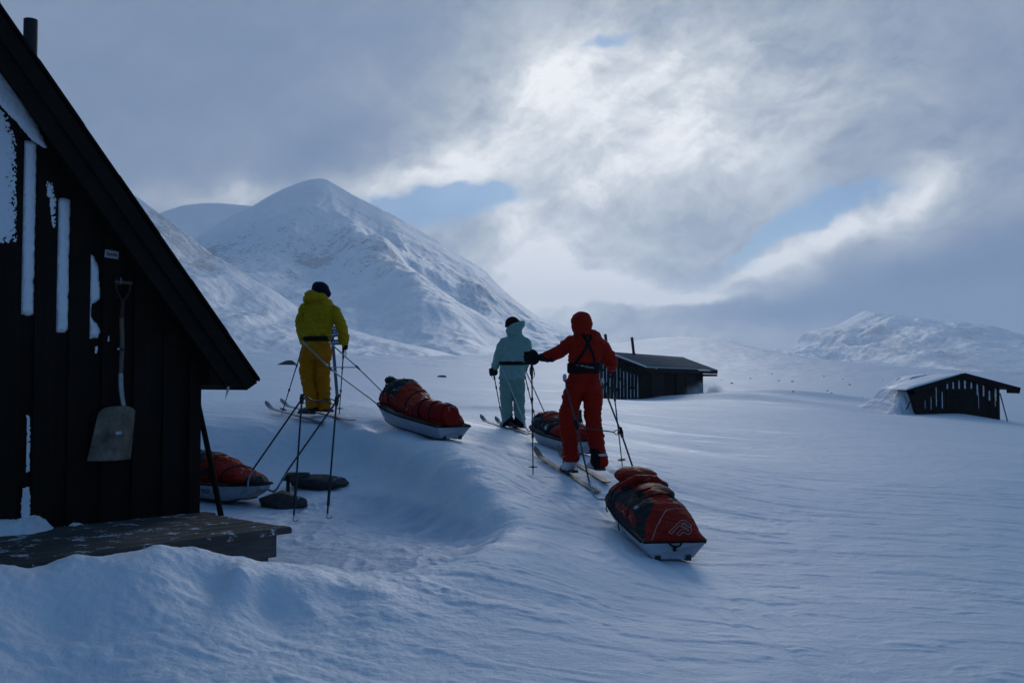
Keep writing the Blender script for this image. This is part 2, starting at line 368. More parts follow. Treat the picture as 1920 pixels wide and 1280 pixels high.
cu, cvv = polar(cp[:, 0], cp[:, 1]); ce = (cp[:, 2] - CZ)
extra = [(a * 1.6, math.log(3.6), z) for a, z in ((-.7, -1.40), (-.4, -1.48), (-.1, -1.54), (.2, -1.57), (.5, -1.58), (.75, -1.6))]
cu = np.append(cu, [e[0] for e in extra]); cvv = np.append(cvv, [e[1] for e in extra]); ce = np.append(ce, [e[2] for e in extra])
RR = np.exp(cvv); ev = ce / RR                      # interpolate slope to the eye, smooth over scales
KC = .012
def kern(d2): return np.sqrt(d2 + KC * KC)
A = kern((cu[:, None] - cu[None]) ** 2 + (cvv[:, None] - cvv[None]) ** 2)
A[np.diag_indices_from(A)] -= .002
rbf_w = np.linalg.solve(np.block([[A, np.ones((len(cu), 1))], [np.ones((1, len(cu))), np.zeros((1, 1))]]), np.append(ev, 0))
def ground_base(x, y):
    x = np.asarray(x, float); y = np.asarray(y, float); sh = x.shape
    u, v = polar(x.ravel(), y.ravel()); out = np.empty(len(u))
    for i in range(0, len(u), 40000):
        d2 = (u[i:i + 40000, None] - cu[None]) ** 2 + (v[i:i + 40000, None] - cvv[None]) ** 2
        out[i:i + 40000] = kern(d2) @ rbf_w[:-1] + rbf_w[-1]
    r = np.exp(v)
    return (out * r + CZ).reshape(sh)
TRACKS = [(1.45, 7.9, 1.95, 3.2), (-.60, 11.8, .6, 9.6), (.6, 9.6, 1.6, 6.0), (.9, 12.2, 1.5, 10.2), (.05, 11.9, .75, 9.4)]
_fr = random.Random(21); FEET = []
for _i in range(34):
    _t = _fr.random(); FEET.append((-2.6 + 2.1 * _t + _fr.gauss(0, .35), 11.2 - 3.2 * _t + _fr.gauss(0, .45), _fr.uniform(-.8, .8), _fr.uniform(.006, .018)))
for _i in range(22):
    FEET.append((.1 + _fr.gauss(0, .25) + .05 * _i, 6.2 + .2 * _i, _fr.uniform(-.5, .3), _fr.uniform(.003, .007)))
def ground_detail(x, y):
    r = np.hypot(x, y)
    ca, sa = math.cos(R(-14)), math.sin(R(-14))
    xs, ys = x * ca + y * sa, -x * sa + y * ca       # wind comes from the left, streaks run with it
    wx = xs + .6 * fbm(x * .7, y * .7, oct=2)
    near = 1 - smst(r, 60, 200)
    d = .010 * fbm(x * 1.3 + 9, y * 1.3, oct=3) * (1 - smst(r, 20, 60)) + .0065 * fbm(wx * .55, ys * 1.9, oct=5) * near
    d += .005 * fbm(wx * 2.6, ys * 8.0, oct=3, gain=.55) * (1 - smst(r, 14, 40))
    # sharp little wind steps
    st = fbm(wx * .9 + 40, ys * 3.1, oct=4, gain=.55); d += .008 * smst(st, .08, .26) * (1 - smst(r, 30, 90))
    # soft lumps on the bank that was shovelled up by the step
    bank = smst(-x, -.9, 1.2) * (1 - smst(r, 7.2, 8.2))
    d += bank * (.026 * fbm(x * 2.1, y * 2.1, oct=3) + .020 * np.abs(fbm(x * 6.5, y * 6.5, oct=3)))
    # trodden floor and dug sides of the hollow
    pit = np.exp(-(((x + 1.3) / 1.5) ** 2 + ((y - 9.4) / 1.9) ** 2) ** 2)
    d += pit * (.018 * fbm(x * 5, y * 5, oct=3) + .007 * fbm(x * 15, y * 15, oct=2))
    # sled track and boot holes on the way up to the step
    for (ax_, ay_, bx_, by_) in TRACKS:
        ux, uy = bx_ - ax_, by_ - ay_; ll = math.hypot(ux, uy); ux /= ll; uy /= ll; t = (x - ax_) * ux + (y - ay_) * uy; o_ = (x - ax_) * uy - (y - ay_) * ux + .05 * np.sin(t * .9)
        on = smst(t, -.2, .3) * (1 - smst(t, ll - .3, ll + .2))
        for off in (-.16, .16): d -= .010 * on * np.exp(-((o_ - off) / .035) ** 2)
        d -= .006 * on * np.exp(-(o_ / .22) ** 4)
    for (fx, fy, fa, fd) in FEET:
        cx_, sx_ = math.cos(fa), math.sin(fa); a_ = (x - fx) * cx_ + (y - fy) * sx_; b_ = -(x - fx) * sx_ + (y - fy) * cx_
        q_ = (a_ / .055) ** 2 + (b_ / .14) ** 2; d += fd * (-np.exp(-q_ ** 2) + .45 * np.exp(-((np.sqrt(q_) - 1.5) / .35) ** 2))
    far = smst(r, 60, 250)
    d += far * r * .0016 * fbm(np.arctan2(x, y) * 26, np.log(r) * 7, oct=5, gain=.55)
    d += far * (1 - smst(r, 900, 1600)) * r * .0010 * np.abs(fbm(np.arctan2(x, y) * 9 + 4, np.log(r) * 22, oct=4))
    return d
BUMPS = []   # (x, y, rx, ry, h): small drifts round things
def ground_z(x, y):
    x = np.asarray(x, float); y = np.asarray(y, float)
    z = ground_base(x, y) + ground_detail(x, y)
    for (bx, by, rx, ry, h) in BUMPS:
        z = z + h * np.exp(-((x - bx) / rx) ** 2 - ((y - by) / ry) ** 2)
    return z
def gz(x, y): return float(ground_z(np.array([x]), np.array([y]))[0])
BUMPS += [(.0, 21.0, 1.6, .5, .10), (3.9, 52, 2.5, 1.5, .0), (17.2, 58, 5, 1.6, .35), (11.5, 50.5, 3.2, 1.6, .30)]
def build_ground():
    az = np.concatenate([np.linspace(-math.pi, -.62, 60, endpoint=False), np.linspace(-.62, .62, 820), np.linspace(.62, math.pi, 61)[1:]])
    rr = np.concatenate([np.geomspace(.4, 3.6, 40, endpoint=False), np.geomspace(3.6, 15, 560, endpoint=False), np.geomspace(15, 90, 300, endpoint=False), np.geomspace(90, 2000, 260, endpoint=False), np.geomspace(2000, 7500, 40)])
    Rg, Ag = np.meshgrid(rr, az, indexing='ij')
    X = Rg * np.sin(Ag); Y = Rg * np.cos(Ag)
    Z = ground_z(X, Y)
    back = smst(np.abs(Ag), 1.0, 2.4); Z = Z * (1 - back) + back * (np.minimum(Z, .25) * 0 + .05 + .03 * fbm(X * .5, Y * .5, oct=3)) 
    V = np.stack([X, Y, Z], -1).reshape(-1, 3)
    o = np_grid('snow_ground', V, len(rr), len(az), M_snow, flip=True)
    a = o.data.attributes.new('pit_shade', 'FLOAT', 'POINT'); r_ = np.hypot(X, Y); lip = np.interp(X / np.maximum(Y, .1), [-.30, -.23, -.14, -.06, -.03], [6.3, 6.55, 6.75, 7.3, 7.7]) + .12
    shade_ = smst(-(Z - CZ), 1.20, 1.30) * smst(Y - lip, 0, .25) * (1 - smst(X, -.45, -.15)) * (1 - smst(Y, 11.5, 12.5)) * (Y > 0)  # mask for the painted shade: hollow floor between lip and back wall
    shade_ = shade_ * np.clip(.75 + .8 * fbm(X * 2.5, Y * 2.5, oct=4), 0, 1)
    a.data.foreach_set('value', shade_.astype(np.float32).ravel())
    tag(o, kind='structure')
    bm = bmesh.new(); add_loft(bm, [[Vector((.42 * math.sin(a), .42 * math.cos(a), .05 - .002)) for a in np.linspace(0, 2 * math.pi, 24, endpoint=False)]], caps=False) if False else None
    bm.free()
    return o
G_OBJ = build_ground()

# ---- mountains: real relief, ridge line measured from the photograph, rock showing through the snow on broken ground
def mountain_material(name, rock_amt, sc, rockcol=(.020, .038, .078)):
    m_, N, b, o = material(name); co = objco(N)
    at = N.n('ShaderNodeAttribute', attribute_name='rock').outputs['Fac']
    n = N.noise(N.vm('MULTIPLY', co, (1, 1, .35)), .016 * sc, 8, .7)
    n2 = N.noise(N.vm('MULTIPLY', co, (1, 1, .5)), .075 * sc, 6, .8)
    f = N.m('ADD', N.m('MULTIPLY', N.m('SUBTRACT', n, .5), 1.5), N.m('MULTIPLY', N.m('SUBTRACT', n2, .5), 2.6))
    f = N.smooth(N.m('ADD', f, N.m('SUBTRACT', at, 1 - rock_amt)), -.02, .20)
    snow = N.ramp(N.noise(co, .004, 4, .5), [(.3, (.84, .88, .93)), (.7, (.91, .93, .96))])
    N.set(b.inputs['Base Color'], N.mix(N.m('MULTIPLY', f, .58), snow, rockcol))
    b.inputs['Roughness'].default_value = .55; b.inputs['Specular IOR Level'].default_value = .45
    set_bump(N, b, N.m('ADD', N.m('MULTIPLY', N.noise(co, .02 * sc, 9, .62), 9.0 / sc), N.m('MULTIPLY', N.noise(co, .11 * sc, 4, .6), 2.0 / sc)), .7, 1.0)
    return m_
def mountain(name, sil, D, depth_front, depth_back, mat, amp, wl, rock_fn, seed=0, nu=420, nv=220, power=1.25, base_y=None, spur=None):
    """sil: [(px, py)] ridge; D: distance of the ridge; a heightfield spreading depth_front towards us and depth_back away"""
    px = np.array([s[0] for s in sil], float); py = np.array([s[1] for s in sil], float)
    uu = np.linspace(px[0], px[-1], nu)
    # smooth interpolation of the ridge
    yy = np.interp(uu, px, py); k = max(3, nu // 150); ker = np.hanning(2 * k + 1); ker /= ker.sum()
    yy = np.convolve(np.pad(yy, k, mode='edge'), ker, mode='valid')
    Df = D(uu) if callable(D) else np.full(nu, float(D))
    zr = (715 - yy) / FPX * Df * (1 + 0 * uu) + CZ
    tx = (uu - 960) / FPX
    tt = np.concatenate([np.linspace(-1, 0, int(nv * .78)), np.linspace(0, 1, nv - int(nv * .78) + 1)[1:]])
    T, U = np.meshgrid(tt, np.arange(nu), indexing='ij')
    dd = np.where(T < 0, T * depth_front, T * depth_back)
    Yd = Df[U] + dd
    X = tx[U] * (Df[U] + dd * .35); Y = Yd       # walls of the hill run back nearly parallel
    prof = np.where(T < 0, (1 - np.abs(T)) ** power, 1 - .9 * np.abs(T) ** 1.5)
    zb = CZ - 12.0
    Z = zb + (zr[U] - zb) * prof
    env = np.clip(np.abs(T) * 6, 0.10, 1) * np.clip((.92 - np.abs(T)) * 1.7, .06, 1) * np.clip((zr[U] - zb) / 120, .15, 1)
    dn = fbm(X / wl + seed, Y / wl, oct=7, gain=.52)
    rid = 1 - np.abs(fbm(X / (wl * .42) + seed * 2 + .25 * dn, Y / (wl * 1.3), oct=5, gain=.5)) * 1.6
    Z = Z + env * amp * (dn * 1.0 + (rid - .6) * .65)
    if spur is not None: Z = Z + spur(X, Y, T, uu[U]) * env
    V = np.stack([X, Y, Z], -1).reshape(-1, 3)
    o = np_grid(name, V, len(tt), nu, mat, flip=False)
    a = o.data.attributes.new('rock', 'FLOAT', 'POINT')
    H = (Z - zb) / max(1e-3, (zr.max() - zb))
    curv = fbm(X / (wl * .30) + seed, Y / (wl * .5), oct=5, gain=.6)
    r = rock_fn(uu[U], T, H) + .42 * curv
    a.data.foreach_set('value', r.astype(np.float32).ravel())
    tag(o, kind='structure'); return o
gs = lambda u, c, w: np.exp(-((u - c) / w) ** 2)
M_mt1 = mountain_material('mountain_snow_rock', .50, 1.0)
M_mt0 = mountain_material('slope_snow_rock', .58, 2.0)
M_mt2 = mountain_material('far_snow', .25, .7)
M_mt3 = mountain_material('right_mountain_snow_rock', .52, .8)
def spur1(X, Y, T, u):
    # rib that comes down from the summit towards lower right, hollow on its left
    rib = 640 + (-T) * 430
    return (70 * np.exp(-((u - rib) / 60) ** 2) * smst(-T, .03, .3) - 22 * np.exp(-((u - rib + 150) / 110) ** 2) * smst(-T, .05, .4)) * (1 - smst(-T, .45, .8))
mountain('mountain', [(250, 560), (300, 520), (370, 440), (400, 421), (430, 403), (468, 385), (500, 366), (530, 352), (560, 341), (580, 335), (597, 333), (612, 337), (628, 346), (665, 367), (700, 384), (740, 404), (780, 428), (820, 450), (860, 478), (885, 492), (910, 508), (930, 532), (960, 560), (985, 578), (1010, 594), (1050, 608), (1080, 622), (1120, 634), (1170, 644), (1260, 668)],
    3000, 2450, 900, M_mt1, 48, 520, lambda u, T, H: .10 + .42 * gs(H, .52, .17) * gs(u, 690, 210) * smst(-T, .04, .16) + .40 * gs(u, 930, 70) * gs(H, .36, .14) + .34 * gs(u, 470, 70) * gs(H, .48, .14), seed=3.1, nu=700, nv=440, power=1.9, spur=spur1)
mountain('mountain_slope', [(-700, -60), (-300, 130), (0, 250), (150, 312), (250, 366), (275, 384), (300, 404), (325, 422), (350, 442), (375, 462), (390, 474), (420, 492), (450, 508), (480, 528), (510, 545), (560, 578), (620, 606), (700, 630), (800, 652), (950, 690)],
    1300, 1050, 500, M_mt0, 18, 230, lambda u, T, H: .05 + .62 * gs(u, 350, 70) * smst(T, -.16, -.01) + .30 * gs(u, 300, 110) * gs(T, -.12, .10), seed=8.7, nu=560, nv=300, power=1.55)
mountain('far_hill', [(150, 470), (230, 430), (300, 396), (340, 383), (380, 379), (420, 380), (465, 384), (520, 390), (600, 410), (700, 470)],
    5600, 3000, 1100, M_mt2, 40, 900, lambda u, T, H: .0 + 0 * u, seed=1.7, nu=160, nv=100)
mountain('right_mountain', [(1380, 676), (1440, 657), (1475, 655), (1494, 652), (1506, 642), (1512, 626), (1518, 621), (1560, 613), (1585, 603), (1605, 592), (1622, 582), (1660, 588), (1700, 592), (1760, 600), (1810, 618), (1840, 634), (1870, 650), (1900, 666), (1960, 695), (2060, 715)],
    6000, 3500, 1200, M_mt3, 66, 520, lambda u, T, H: .16 + .36 * gs(u, 1530, 70) + .16 * gs(u, 1680, 160) * gs(H, .5, .3), seed=5.3, nu=460, nv=260, power=1.15)
# ---- the air
def haze():
    m_ = bpy.data.materials.new('haze'); m_.use_nodes = True; t = m_.node_tree; t.nodes.clear(); N = NT(t)
    v = N.n('ShaderNodeVolumePrincipled'); v.inputs['Color'].default_value = (.74, .86, 1, 1); v.inputs['Density'].default_value = 0.00014
    v.inputs['Anisotropy'].default_value = .5
    o = N.n('ShaderNodeOutputMaterial'); N.L.new(v.outputs[0], o.inputs['Volume'])
    bm = bmesh.new(); add_box(bm, (0, 0, 317), (15400, 15400, 740))
    ob = bm_obj('haze', bm, m_, smooth=False); tag(ob, kind='stuff'); return ob
HAZE = haze()
# ================================================================== NEAR CABIN
M_black = wood('tarred_board', (.0155, .0125, .0105), 2, rough=.75, var=.35)
M_roofedge = wood('tarred_rake_board', (.0145, .0120, .0105), 0, rough=.8, var=.3)
M_deck = wood('weathered_deck_board', (.088, .084, .080), 0, rough=.85, snow=.42, var=.5)
M_deck2 = wood('weathered_beam', (.105, .102, .10), 0, rough=.85, snow=0, var=.4)
M_snowp = snow_material('packed_snow')
CA = Vector((-2.54, 8.0, CZ - 1.04)); CROT = math.atan2(1867, 1740)
cabin = empty('cabin', CA, 'black tarred board cabin with steep roof and shovel on its gable', 'cabin', rotz=CROT)
CM = Matrix.Translation(CA) @ Matrix.Rotation(CROT, 4, 'Z'); CMi = CM.inverted()
def Lp(px, py, n=0.0, Mi=CMi):
    """cabin-local (x, z) of the photo point on the plane n metres in front of the gable"""
    o = Mi @ Vector((0, 0, CZ)); d = (Mi @ P(px, py, 5.0)) - o
    k = (-n - o.y) / d.y; p = o + d * k; return p.x, p.z
SL = 1.23; ZE = 1.07; XE = .388; APX = -2.2
def rake(x): return ZE + SL * (XE - x) if x >= APX else ZE + SL * (XE - APX) - SL * (APX - x)
GAPS = [(-.875 - .245 * k, -.778 - .245 * k) for k in range(-3, 15)]
def cabin_wall():
    bm = bmesh.new(); W0 = -4.4
    def slab(x0, x1, y0, y1, ztf):
        vs = []
        for y in (y0, y1):
            vs.append([bm.verts.new(p) for p in ((x0, y, -.45), (x1, y, -.45), (x1, y, ztf(x1)), (x0, y, ztf(x0)))])
        a, b = vs
        bm.faces.new(a); bm.faces.new(b[::-1])
        for i in range(4): bm.faces.new((a[i], b[i], b[(i + 1) % 4], a[(i + 1) % 4]))
    top = lambda x: rake(x) - .26
    edges = [W0] + sorted([g for gp in GAPS for g in gp if gp[0] > W0 + .1]) + [-.0]
    slab(W0, APX, 0, .035, top); slab(APX, 0, 0, .035, top)
    for i in range(0, len(edges) - 1, 2):
        x0, x1 = edges[i], edges[i + 1]
        if x1 - x0 < .02: continue
        j = random.uniform(-.003, .003)
        if x0 < APX < x1: slab(x0, APX, -.026 + j, -.001, top); slab(APX, x1, -.026 + j, -.001, top)
        else: slab(x0, x1, -.026 + j, -.001, top)
    slab(-.075, .022, -.052, -.028, lambda x: 1.2)           # corner board
    return bm_obj('wall', bm, M_black, cabin, smooth=False)
cabin_wall()
def side_wall(xs, sgn):
    bm = bmesh.new(); y = .04
    add_box(bm, (xs, 2.3, .35), (.035, 4.5, 1.6))
    while y < 4.4:
        add_box(bm, (xs + sgn * .03, y + .075, .35), (.022, .15, 1.6)); y += .245
    bm_obj('side_wall', bm, M_black, cabin, smooth=False)
side_wall(-.0195, 1); side_wall(-4.38, -1)
bm = bmesh.new()
for sx in (0, 1):
    def xf(x): return x if sx == 0 else 2 * APX - x
    pf = [(XE, ZE), (XE - .05, ZE - .10), (0.05, 1.015), (-.001, 1.015), (-.001, rake(0) - .27), (APX, rake(APX) - .27), (APX, rake(APX))]
    for (y0, y1) in ((-.22, 4.85),):
        add_loft(bm, [[Vector((xf(x), y, z)) for x, z in pf] for y in (y0, y1)])
bm_obj('roof', bm, M_roofedge, cabin, smooth=False)
def rake_board(yf, yb, off, width, ends, nm='rake_board'):
    bm = bmesh.new()
    for sx in (0, 1):
        def xf(x): return x if sx == 0 else 2 * APX - x
        pf = ends + [(APX, rake(APX) - off - width), (APX, rake(APX) - off)]
        add_loft(bm, [[Vector((xf(x), y, z)) for x, z in pf] for y in (yf, yb)])
    return bm_obj(nm, bm, M_roofedge, cabin, smooth=False)
rake_board(-.255, -.222, .02, .37, [(XE - .01, ZE - .012), (.29, .975), (.15, .975)])
rake_board(-.285, -.257, .03, .17, [(XE + .0, ZE - .04), (XE - .09, ZE - .095)])
# turned-up roofing felt edge with its little laps
bm = bmesh.new()
for sx in (0, 1):
    for k in range(9):
        t0, t1 = k / 9, (k + 1) / 9 + .012
        xa = XE + .012 + (APX - XE - .035) * t0; xb = XE + .012 + (APX - XE - .035) * min(t1, 1)
        za, zb_ = rake(xa) , rake(xb)
        f = (lambda x: x) if sx == 0 else (lambda x: 2 * APX - x)
        lift = .005 * (k % 2)
        ring = lambda x, z: [Vector((f(x), -.305, z - .012 + lift)), Vector((f(x), -.305, z + .012 + lift)), Vector((f(x), 4.88, z + .012 + lift)), Vector((f(x), 4.88, z - .002 + lift))]
        add_loft(bm, [ring(xa, za), ring(xb, zb_)])
bm_obj('roof_felt', bm, M_roofedge, cabin, smooth=False)
# boarding closing the eave underside and the far gable
bm = bmesh.new(); add_loft(bm, [[Vector(p) for p in ((0, y, -.4), (-4.4, y, -.4), (-4.4, y, rake(-4.4) - .3), (APX, y, rake(APX) - .3), (0, y, rake(0) - .3))] for y in (4.4, 4.45)])
bm_obj('wall', bm, M_black, cabin, smooth=False)
# brace leaning at the corner
bm = bmesh.new(); a = CMi @ P(367, 735, 8.05); b = CMi @ P(418, 985, 8.35)
add_tube(bm, [a, a.lerp(b, .5) + Vector((.006, 0, 0)), b], [.021, .023, .024], n=10); bm_obj('brace', bm, M_black, cabin)
# icicle
m_ice, N, b_, o_ = material('ice'); N.set(b_.inputs['Base Color'], N.ramp(N.noise(objco(N), 30, 3), [(.3, (.6, .7, .8)), (.7, (.75, .82, .9))]))
b_.inputs['Roughness'].default_value = .15; b_.inputs['Transmission Weight'].default_value = .5
bm = bmesh.new(); x, z = Lp(428, 727, .28)
add_tube(bm, [(x, -.28, z + .01), (x - .008, -.28, z - .03), (x - .018, -.28, z - .06), (x - .024, -.28, z - .092)], [.011, .009, .005, .001], n=8)
bm_obj('icicle', bm, m_ice, cabin)
# stove pipe standing up behind the rake
chim = empty('chimney_pipe', (0, 0, 0), 'black round stove pipe with side stub above the steep cabin roof', 'chimney')
M_pipe = plastic('sooty_pipe', (.020, .022, .026), rough=.55, metal=.3)
pt = P(58, 37, 8.3); chim.location = pt - Vector((0, 0, .9))
bm = bmesh.new(); r = .057
add_tube(bm, [(0, 0, 0), (0, 0, .897)], r, n=28, caps=False); add_tube(bm, [(0, 0, .897), (0, 0, .90)], [r, r - .006], n=28, caps=False)
add_tube(bm, [(0, 0, .90), (0, 0, .60)], r - .006, n=28, caps=False)
bm_obj('pipe', bm, M_pipe, chim)
bm = bmesh.new(); add_tube(bm, [(-.03, .0, .70), (-.20, .05, .77)], .042, n=18); bm_obj('stub', bm, M_pipe, chim)
chim.parent = None
# ---- snow caught in the board gaps
def snow_patch(nm, inside, x0, x1, z0, z1, n, parent=cabin, thick=.030, step=.006, mat=M_snowp, rag=.016, holes=0, seed=0, plane='y'):
    xs = np.arange(x0, x1 + step, step); zs = np.arange(z0, z1 + step, step * 1.3)
    X, Z = np.meshgrid(xs, zs, indexing='ij')
    s = inside(X, Z) + rag * fbm(X * 22 + seed, Z * 14, oct=4, gain=.6)
    if holes: s = s - holes * np.clip(fbm(X * 40 + seed, Z * 40, oct=3, gain=.7) + .08, 0, 1)
    h = thick * (1 - np.exp(-np.clip(s, 0, 1) / .015)) * (1 + .25 * fbm(X * 30, Z * 30, oct=3))
    keep = s > 0; idx = -np.ones(X.shape, int); V = []
    bm = bmesh.new(); vs = {}
    def vert(i, j):
        if (i, j) not in vs:
            hh = float(h[i, j]) if s[i, j] > 0 else -.001
            vs[(i, j)] = bm.verts.new((X[i, j], -n - hh, Z[i, j]) if plane == 'y' else (X[i, j], Z[i, j], n + hh))
        return vs[(i, j)]
    for i in range(len(xs) - 1):
        for j in range(len(zs) - 1):
            if keep[i, j] or keep[i + 1, j] or keep[i, j + 1] or keep[i + 1, j + 1]:
                bm.faces.new((vert(i, j), vert(i + 1, j), vert(i + 1, j + 1), vert(i, j + 1)))
    me_o = bm_obj(nm, bm, mat, parent); return me_o
def rect(x0, x1, z0, z1, rt=.03):
    def f(X, Z):
        cx, cz = (x0 + x1) / 2, (z0 + z1) / 2; ax, az_ = (x1 - x0) / 2, (z1 - z0) / 2; r_ = min(rt, ax * .95, az_ * .95)
        qx = np.abs(X - cx) - (ax - r_); qz = np.abs(Z - cz) - (az_ - r_)
        return -(np.hypot(np.maximum(qx, 0), np.maximum(qz, 0)) + np.minimum(np.maximum(qx, qz), 0) - r_)
    return f
def poly(pts):
    def f(X, Z):
        d = np.full(X.shape, 9.0); ins = np.zeros(X.shape, bool); n_ = len(pts)
        for i in range(n_):
            (ax, az_), (bx, bz) = pts[i], pts[(i + 1) % n_]
            ex, ez = bx - ax, bz - az_; t = np.clip(((X - ax) * ex + (Z - az_) * ez) / (ex * ex + ez * ez + 1e-12), 0, 1)
            d = np.minimum(d, np.hypot(X - ax - ex * t, Z - az_ - ez * t))
            c = (az_ > Z) != (bz > Z); ins ^= c & (X < (bx - ax) * (Z - az_) / ((bz - az_) if abs(bz - az_) > 1e-9 else 1e-9) + ax)
        return np.where(ins, d, -d)
    return f
def strip(px0, px1, py0, py1, gap, n=-.0, **kw):
    x0, _ = Lp(px0, 400); x1, _ = Lp(px1, 400)
    if gap is not None: x0, x1 = gap
    _, zt = Lp((px0 + px1) / 2, py0); _, zb = Lp((px0 + px1) / 2, py1)
    snow_patch('snow_strip', rect(x0 + .001, x1 - .001, zb, zt), x0 + .001, x1 - .001, zb - .03, zt + .03, n, rag=kw.pop('rag', .012), **kw)
strip(35, 62, 265, 590, GAPS[5], seed=1)
strip(102, 127, 372, 622, GAPS[4], seed=2)
# the thinner one, broken on its right side
x0, x1 = GAPS[3]
g4 = [Lp(*p) for p in ((165, 474), (176, 482), (185, 505), (188, 540), (186, 562), (172, 570), (169, 590), (178, 605), (187, 620), (183, 632), (165, 634))]
snow_patch('snow_strip', poly(g4), x0 + .001, x1 - .001, min(q[1] for q in g4) - .02, max(q[1] for q in g4) + .02, 0, rag=.012, seed=3)
x0, _ = Lp(-140, 400); _, zt = Lp(10, 214); _, zb = Lp(10, 456); x1, _ = Lp(29, 400)
gl = [Lp(*p) for p in ((-100, 60), (-20, 195), (8, 214), (20, 238), (29, 270), (30, 455), (0, 458), (-100, 470))]
snow_patch('snow_strip', poly(gl), gl[0][0], x1 + .02, zb - .03, zt + .3, .027, thick=.008, rag=.012, holes=.11, seed=5)
gb = [Lp(*p) for p in ((82, 340), (95, 345), (102, 375), (101, 425), (97, 430), (90, 385))]
snow_patch('snow_strip', poly(gb), gb[0][0] - .02, gb[2][0] + .02, min(q[1] for q in gb), max(q[1] for q in gb), .027, thick=.004, rag=.008, holes=.06, seed=6)
for (q, sd_) in ((((-60, 20), (0, 128), (22, 158), (45, 196), (68, 236), (88, 279), (60, 262), (30, 226), (0, 196), (-60, 120)), 7), (((-60, 0), (0, 122), (40, 176), (71, 226), (66, 222), (30, 172), (0, 132)), 8)):
    g = [Lp(*p, .05) for p in q]
    snow_patch('snow_strip', poly(g), min(v[0] for v in g), max(v[0] for v in g) + .02, min(v[1] for v in g) - .02, max(v[1] for v in g), .05, thick=.02, rag=.004, seed=sd_)
for (q, sd_) in ((((48, 778), (54, 780), (53, 880), (47, 884)), 9), (((40, 915), (50, 912), (54, 940), (52, 975), (38, 975), (36, 955)), 10), (((200, 628), (204, 630), (203, 642), (198, 640)), 11), (((216, 632), (219, 634), (218, 646)), 12), (((176, 650), (179, 650), (178, 668), (175, 668)), 13)):
    g = [Lp(*p, .0) for p in q]
    snow_patch('snow_speck', poly(g), min(v[0] for v in g) - .01, max(v[0] for v in g) + .01, min(v[1] for v in g) - .01, max(v[1] for v in g) + .01, .027, thick=.008, step=.005, rag=.010, holes=.02, seed=sd_)
# ---- sign
x, z = Lp(209, 477, .03); sign = empty('sign', CM @ Vector((x, -.034, z)), 'small white sign with dark writing nailed above the shovel', 'sign', rotz=CROT)
M_sign = plastic('sign_white', (.42, .44, .47), rough=.5); M_ink = plastic('ink', (.02, .02, .03), rough=.6)
bm = bmesh.new(); add_box(bm, (0, 0, 0), (.105, .005, .058), Matrix.Rotation(R(-4), 3, 'Y').inverted()); bm_obj('plate', bm, M_sign, sign, smooth=False)
def text_mesh(txt, size, extrude=.0004, bold=0.0):
    cu_ = bpy.data.curves.new('t', 'FONT'); cu_.body = txt; cu_.size = size; cu_.extrude = extrude; cu_.offset = bold; cu_.align_x = 'CENTER'; cu_.align_y = 'CENTER'; cu_.resolution_u = 3
    to = bpy.data.objects.new('t', cu_); C.objects.link(to)
    me = bpy.data.meshes.new_from_object(to.evaluated_get(bpy.context.evaluated_depsgraph_get())); bpy.data.objects.remove(to); bpy.data.curves.remove(cu_)
    return me
me = text_mesh('Spade', .036, bold=.0008); me.transform(Matrix.Translation((0, -.0035, 0)) @ Matrix.Rotation(R(-4), 4, 'Y').inverted() @ Matrix.Rotation(R(90), 4, 'X')); mesh_obj('lettering', me, M_ink, sign)
# ---- shovel hanging on the gable
M_alu = plastic('worn_aluminium', (.14, .115, .088), rough=.45, metal=.5, scale=9, var=.55)
M_shaft = wood('grey_ash_shaft', (.15, .125, .10), 2, rough=.7); M_red = plastic('dull_red_plastic', (.022, .003, .003), rough=.5); M_dark = plastic('dark_rubber', (.012, .012, .013), rough=.6)
sx_, sz_ = Lp(228, 762, .09)
shovel = empty('shovel', CM @ Vector((sx_, -.09, sz_)), 'snow shovel with wide aluminium blade hanging handle up on the dark cabin gable', 'shovel', rotz=CROT)
def SP(px, py, n=.09):
    x, z = Lp(px, py, n); return Vector((x - sx_, -(n - .09), z - sz_))
bm = bmesh.new(); add_tube(bm, curve_pts([SP(228, 592, .075), SP(229, 640, .08), SP(227, 690, .085), SP(226, 712, .088)], 5), [.0165] * 16, n=14); bm_obj('shaft', bm, M_shaft, shovel)
bm = bmesh.new(); add_tube(bm, curve_pts([SP(226, 700, .088), SP(227, 730, .095), SP(232, 764, .105)], 6), [.021] * 8 + [.019] * 5, n=14, ry=[.018] * 8 + [.014] * 5); so = bm_obj('socket', bm, plastic('bare_aluminium', (.30, .32, .34), rough=.35, metal=.85), shovel)
bm = bmesh.new()
for (px, py) in ((228, 712), (229, 742)):
    bm = bmesh.new(); add_ellipsoid(bm, SP(px, py, .115), (.004, .004, .004), u=8, v=6); bm_obj('rivet', bm, M_dark, so)
bm = bmesh.new(); add_tube(bm, [SP(228, 596, .075), SP(229, 575, .075), SP(231, 562, .075)], [.019, .020, .016], n=12)
for s_ in (-1, 1): add_tube(bm, curve_pts([SP(231, 566, .075), SP(231 + s_ * 9, 552, .075), SP(231 + s_ * 13, 540, .075), SP(231 + s_ * 13, 530, .075)], 4), .010, n=10)
gr = bm_obj('grip', bm, M_red, shovel)
bm = bmesh.new(); add_tube(bm, [SP(216, 528, .075), SP(247, 531, .075)], .013, n=12); bm_obj('handle_bar', bm, M_shaft, gr)
bm = bmesh.new(); add_box(bm, SP(227, 655, .085), (.042, .045, .012)); bm_obj('clip', bm, M_dark, shovel)
bm = bmesh.new(); add_box(bm, SP(222, 654, .109), (.014, .003, .016)); bm_obj('clip_label', bm, M_sign, shovel)
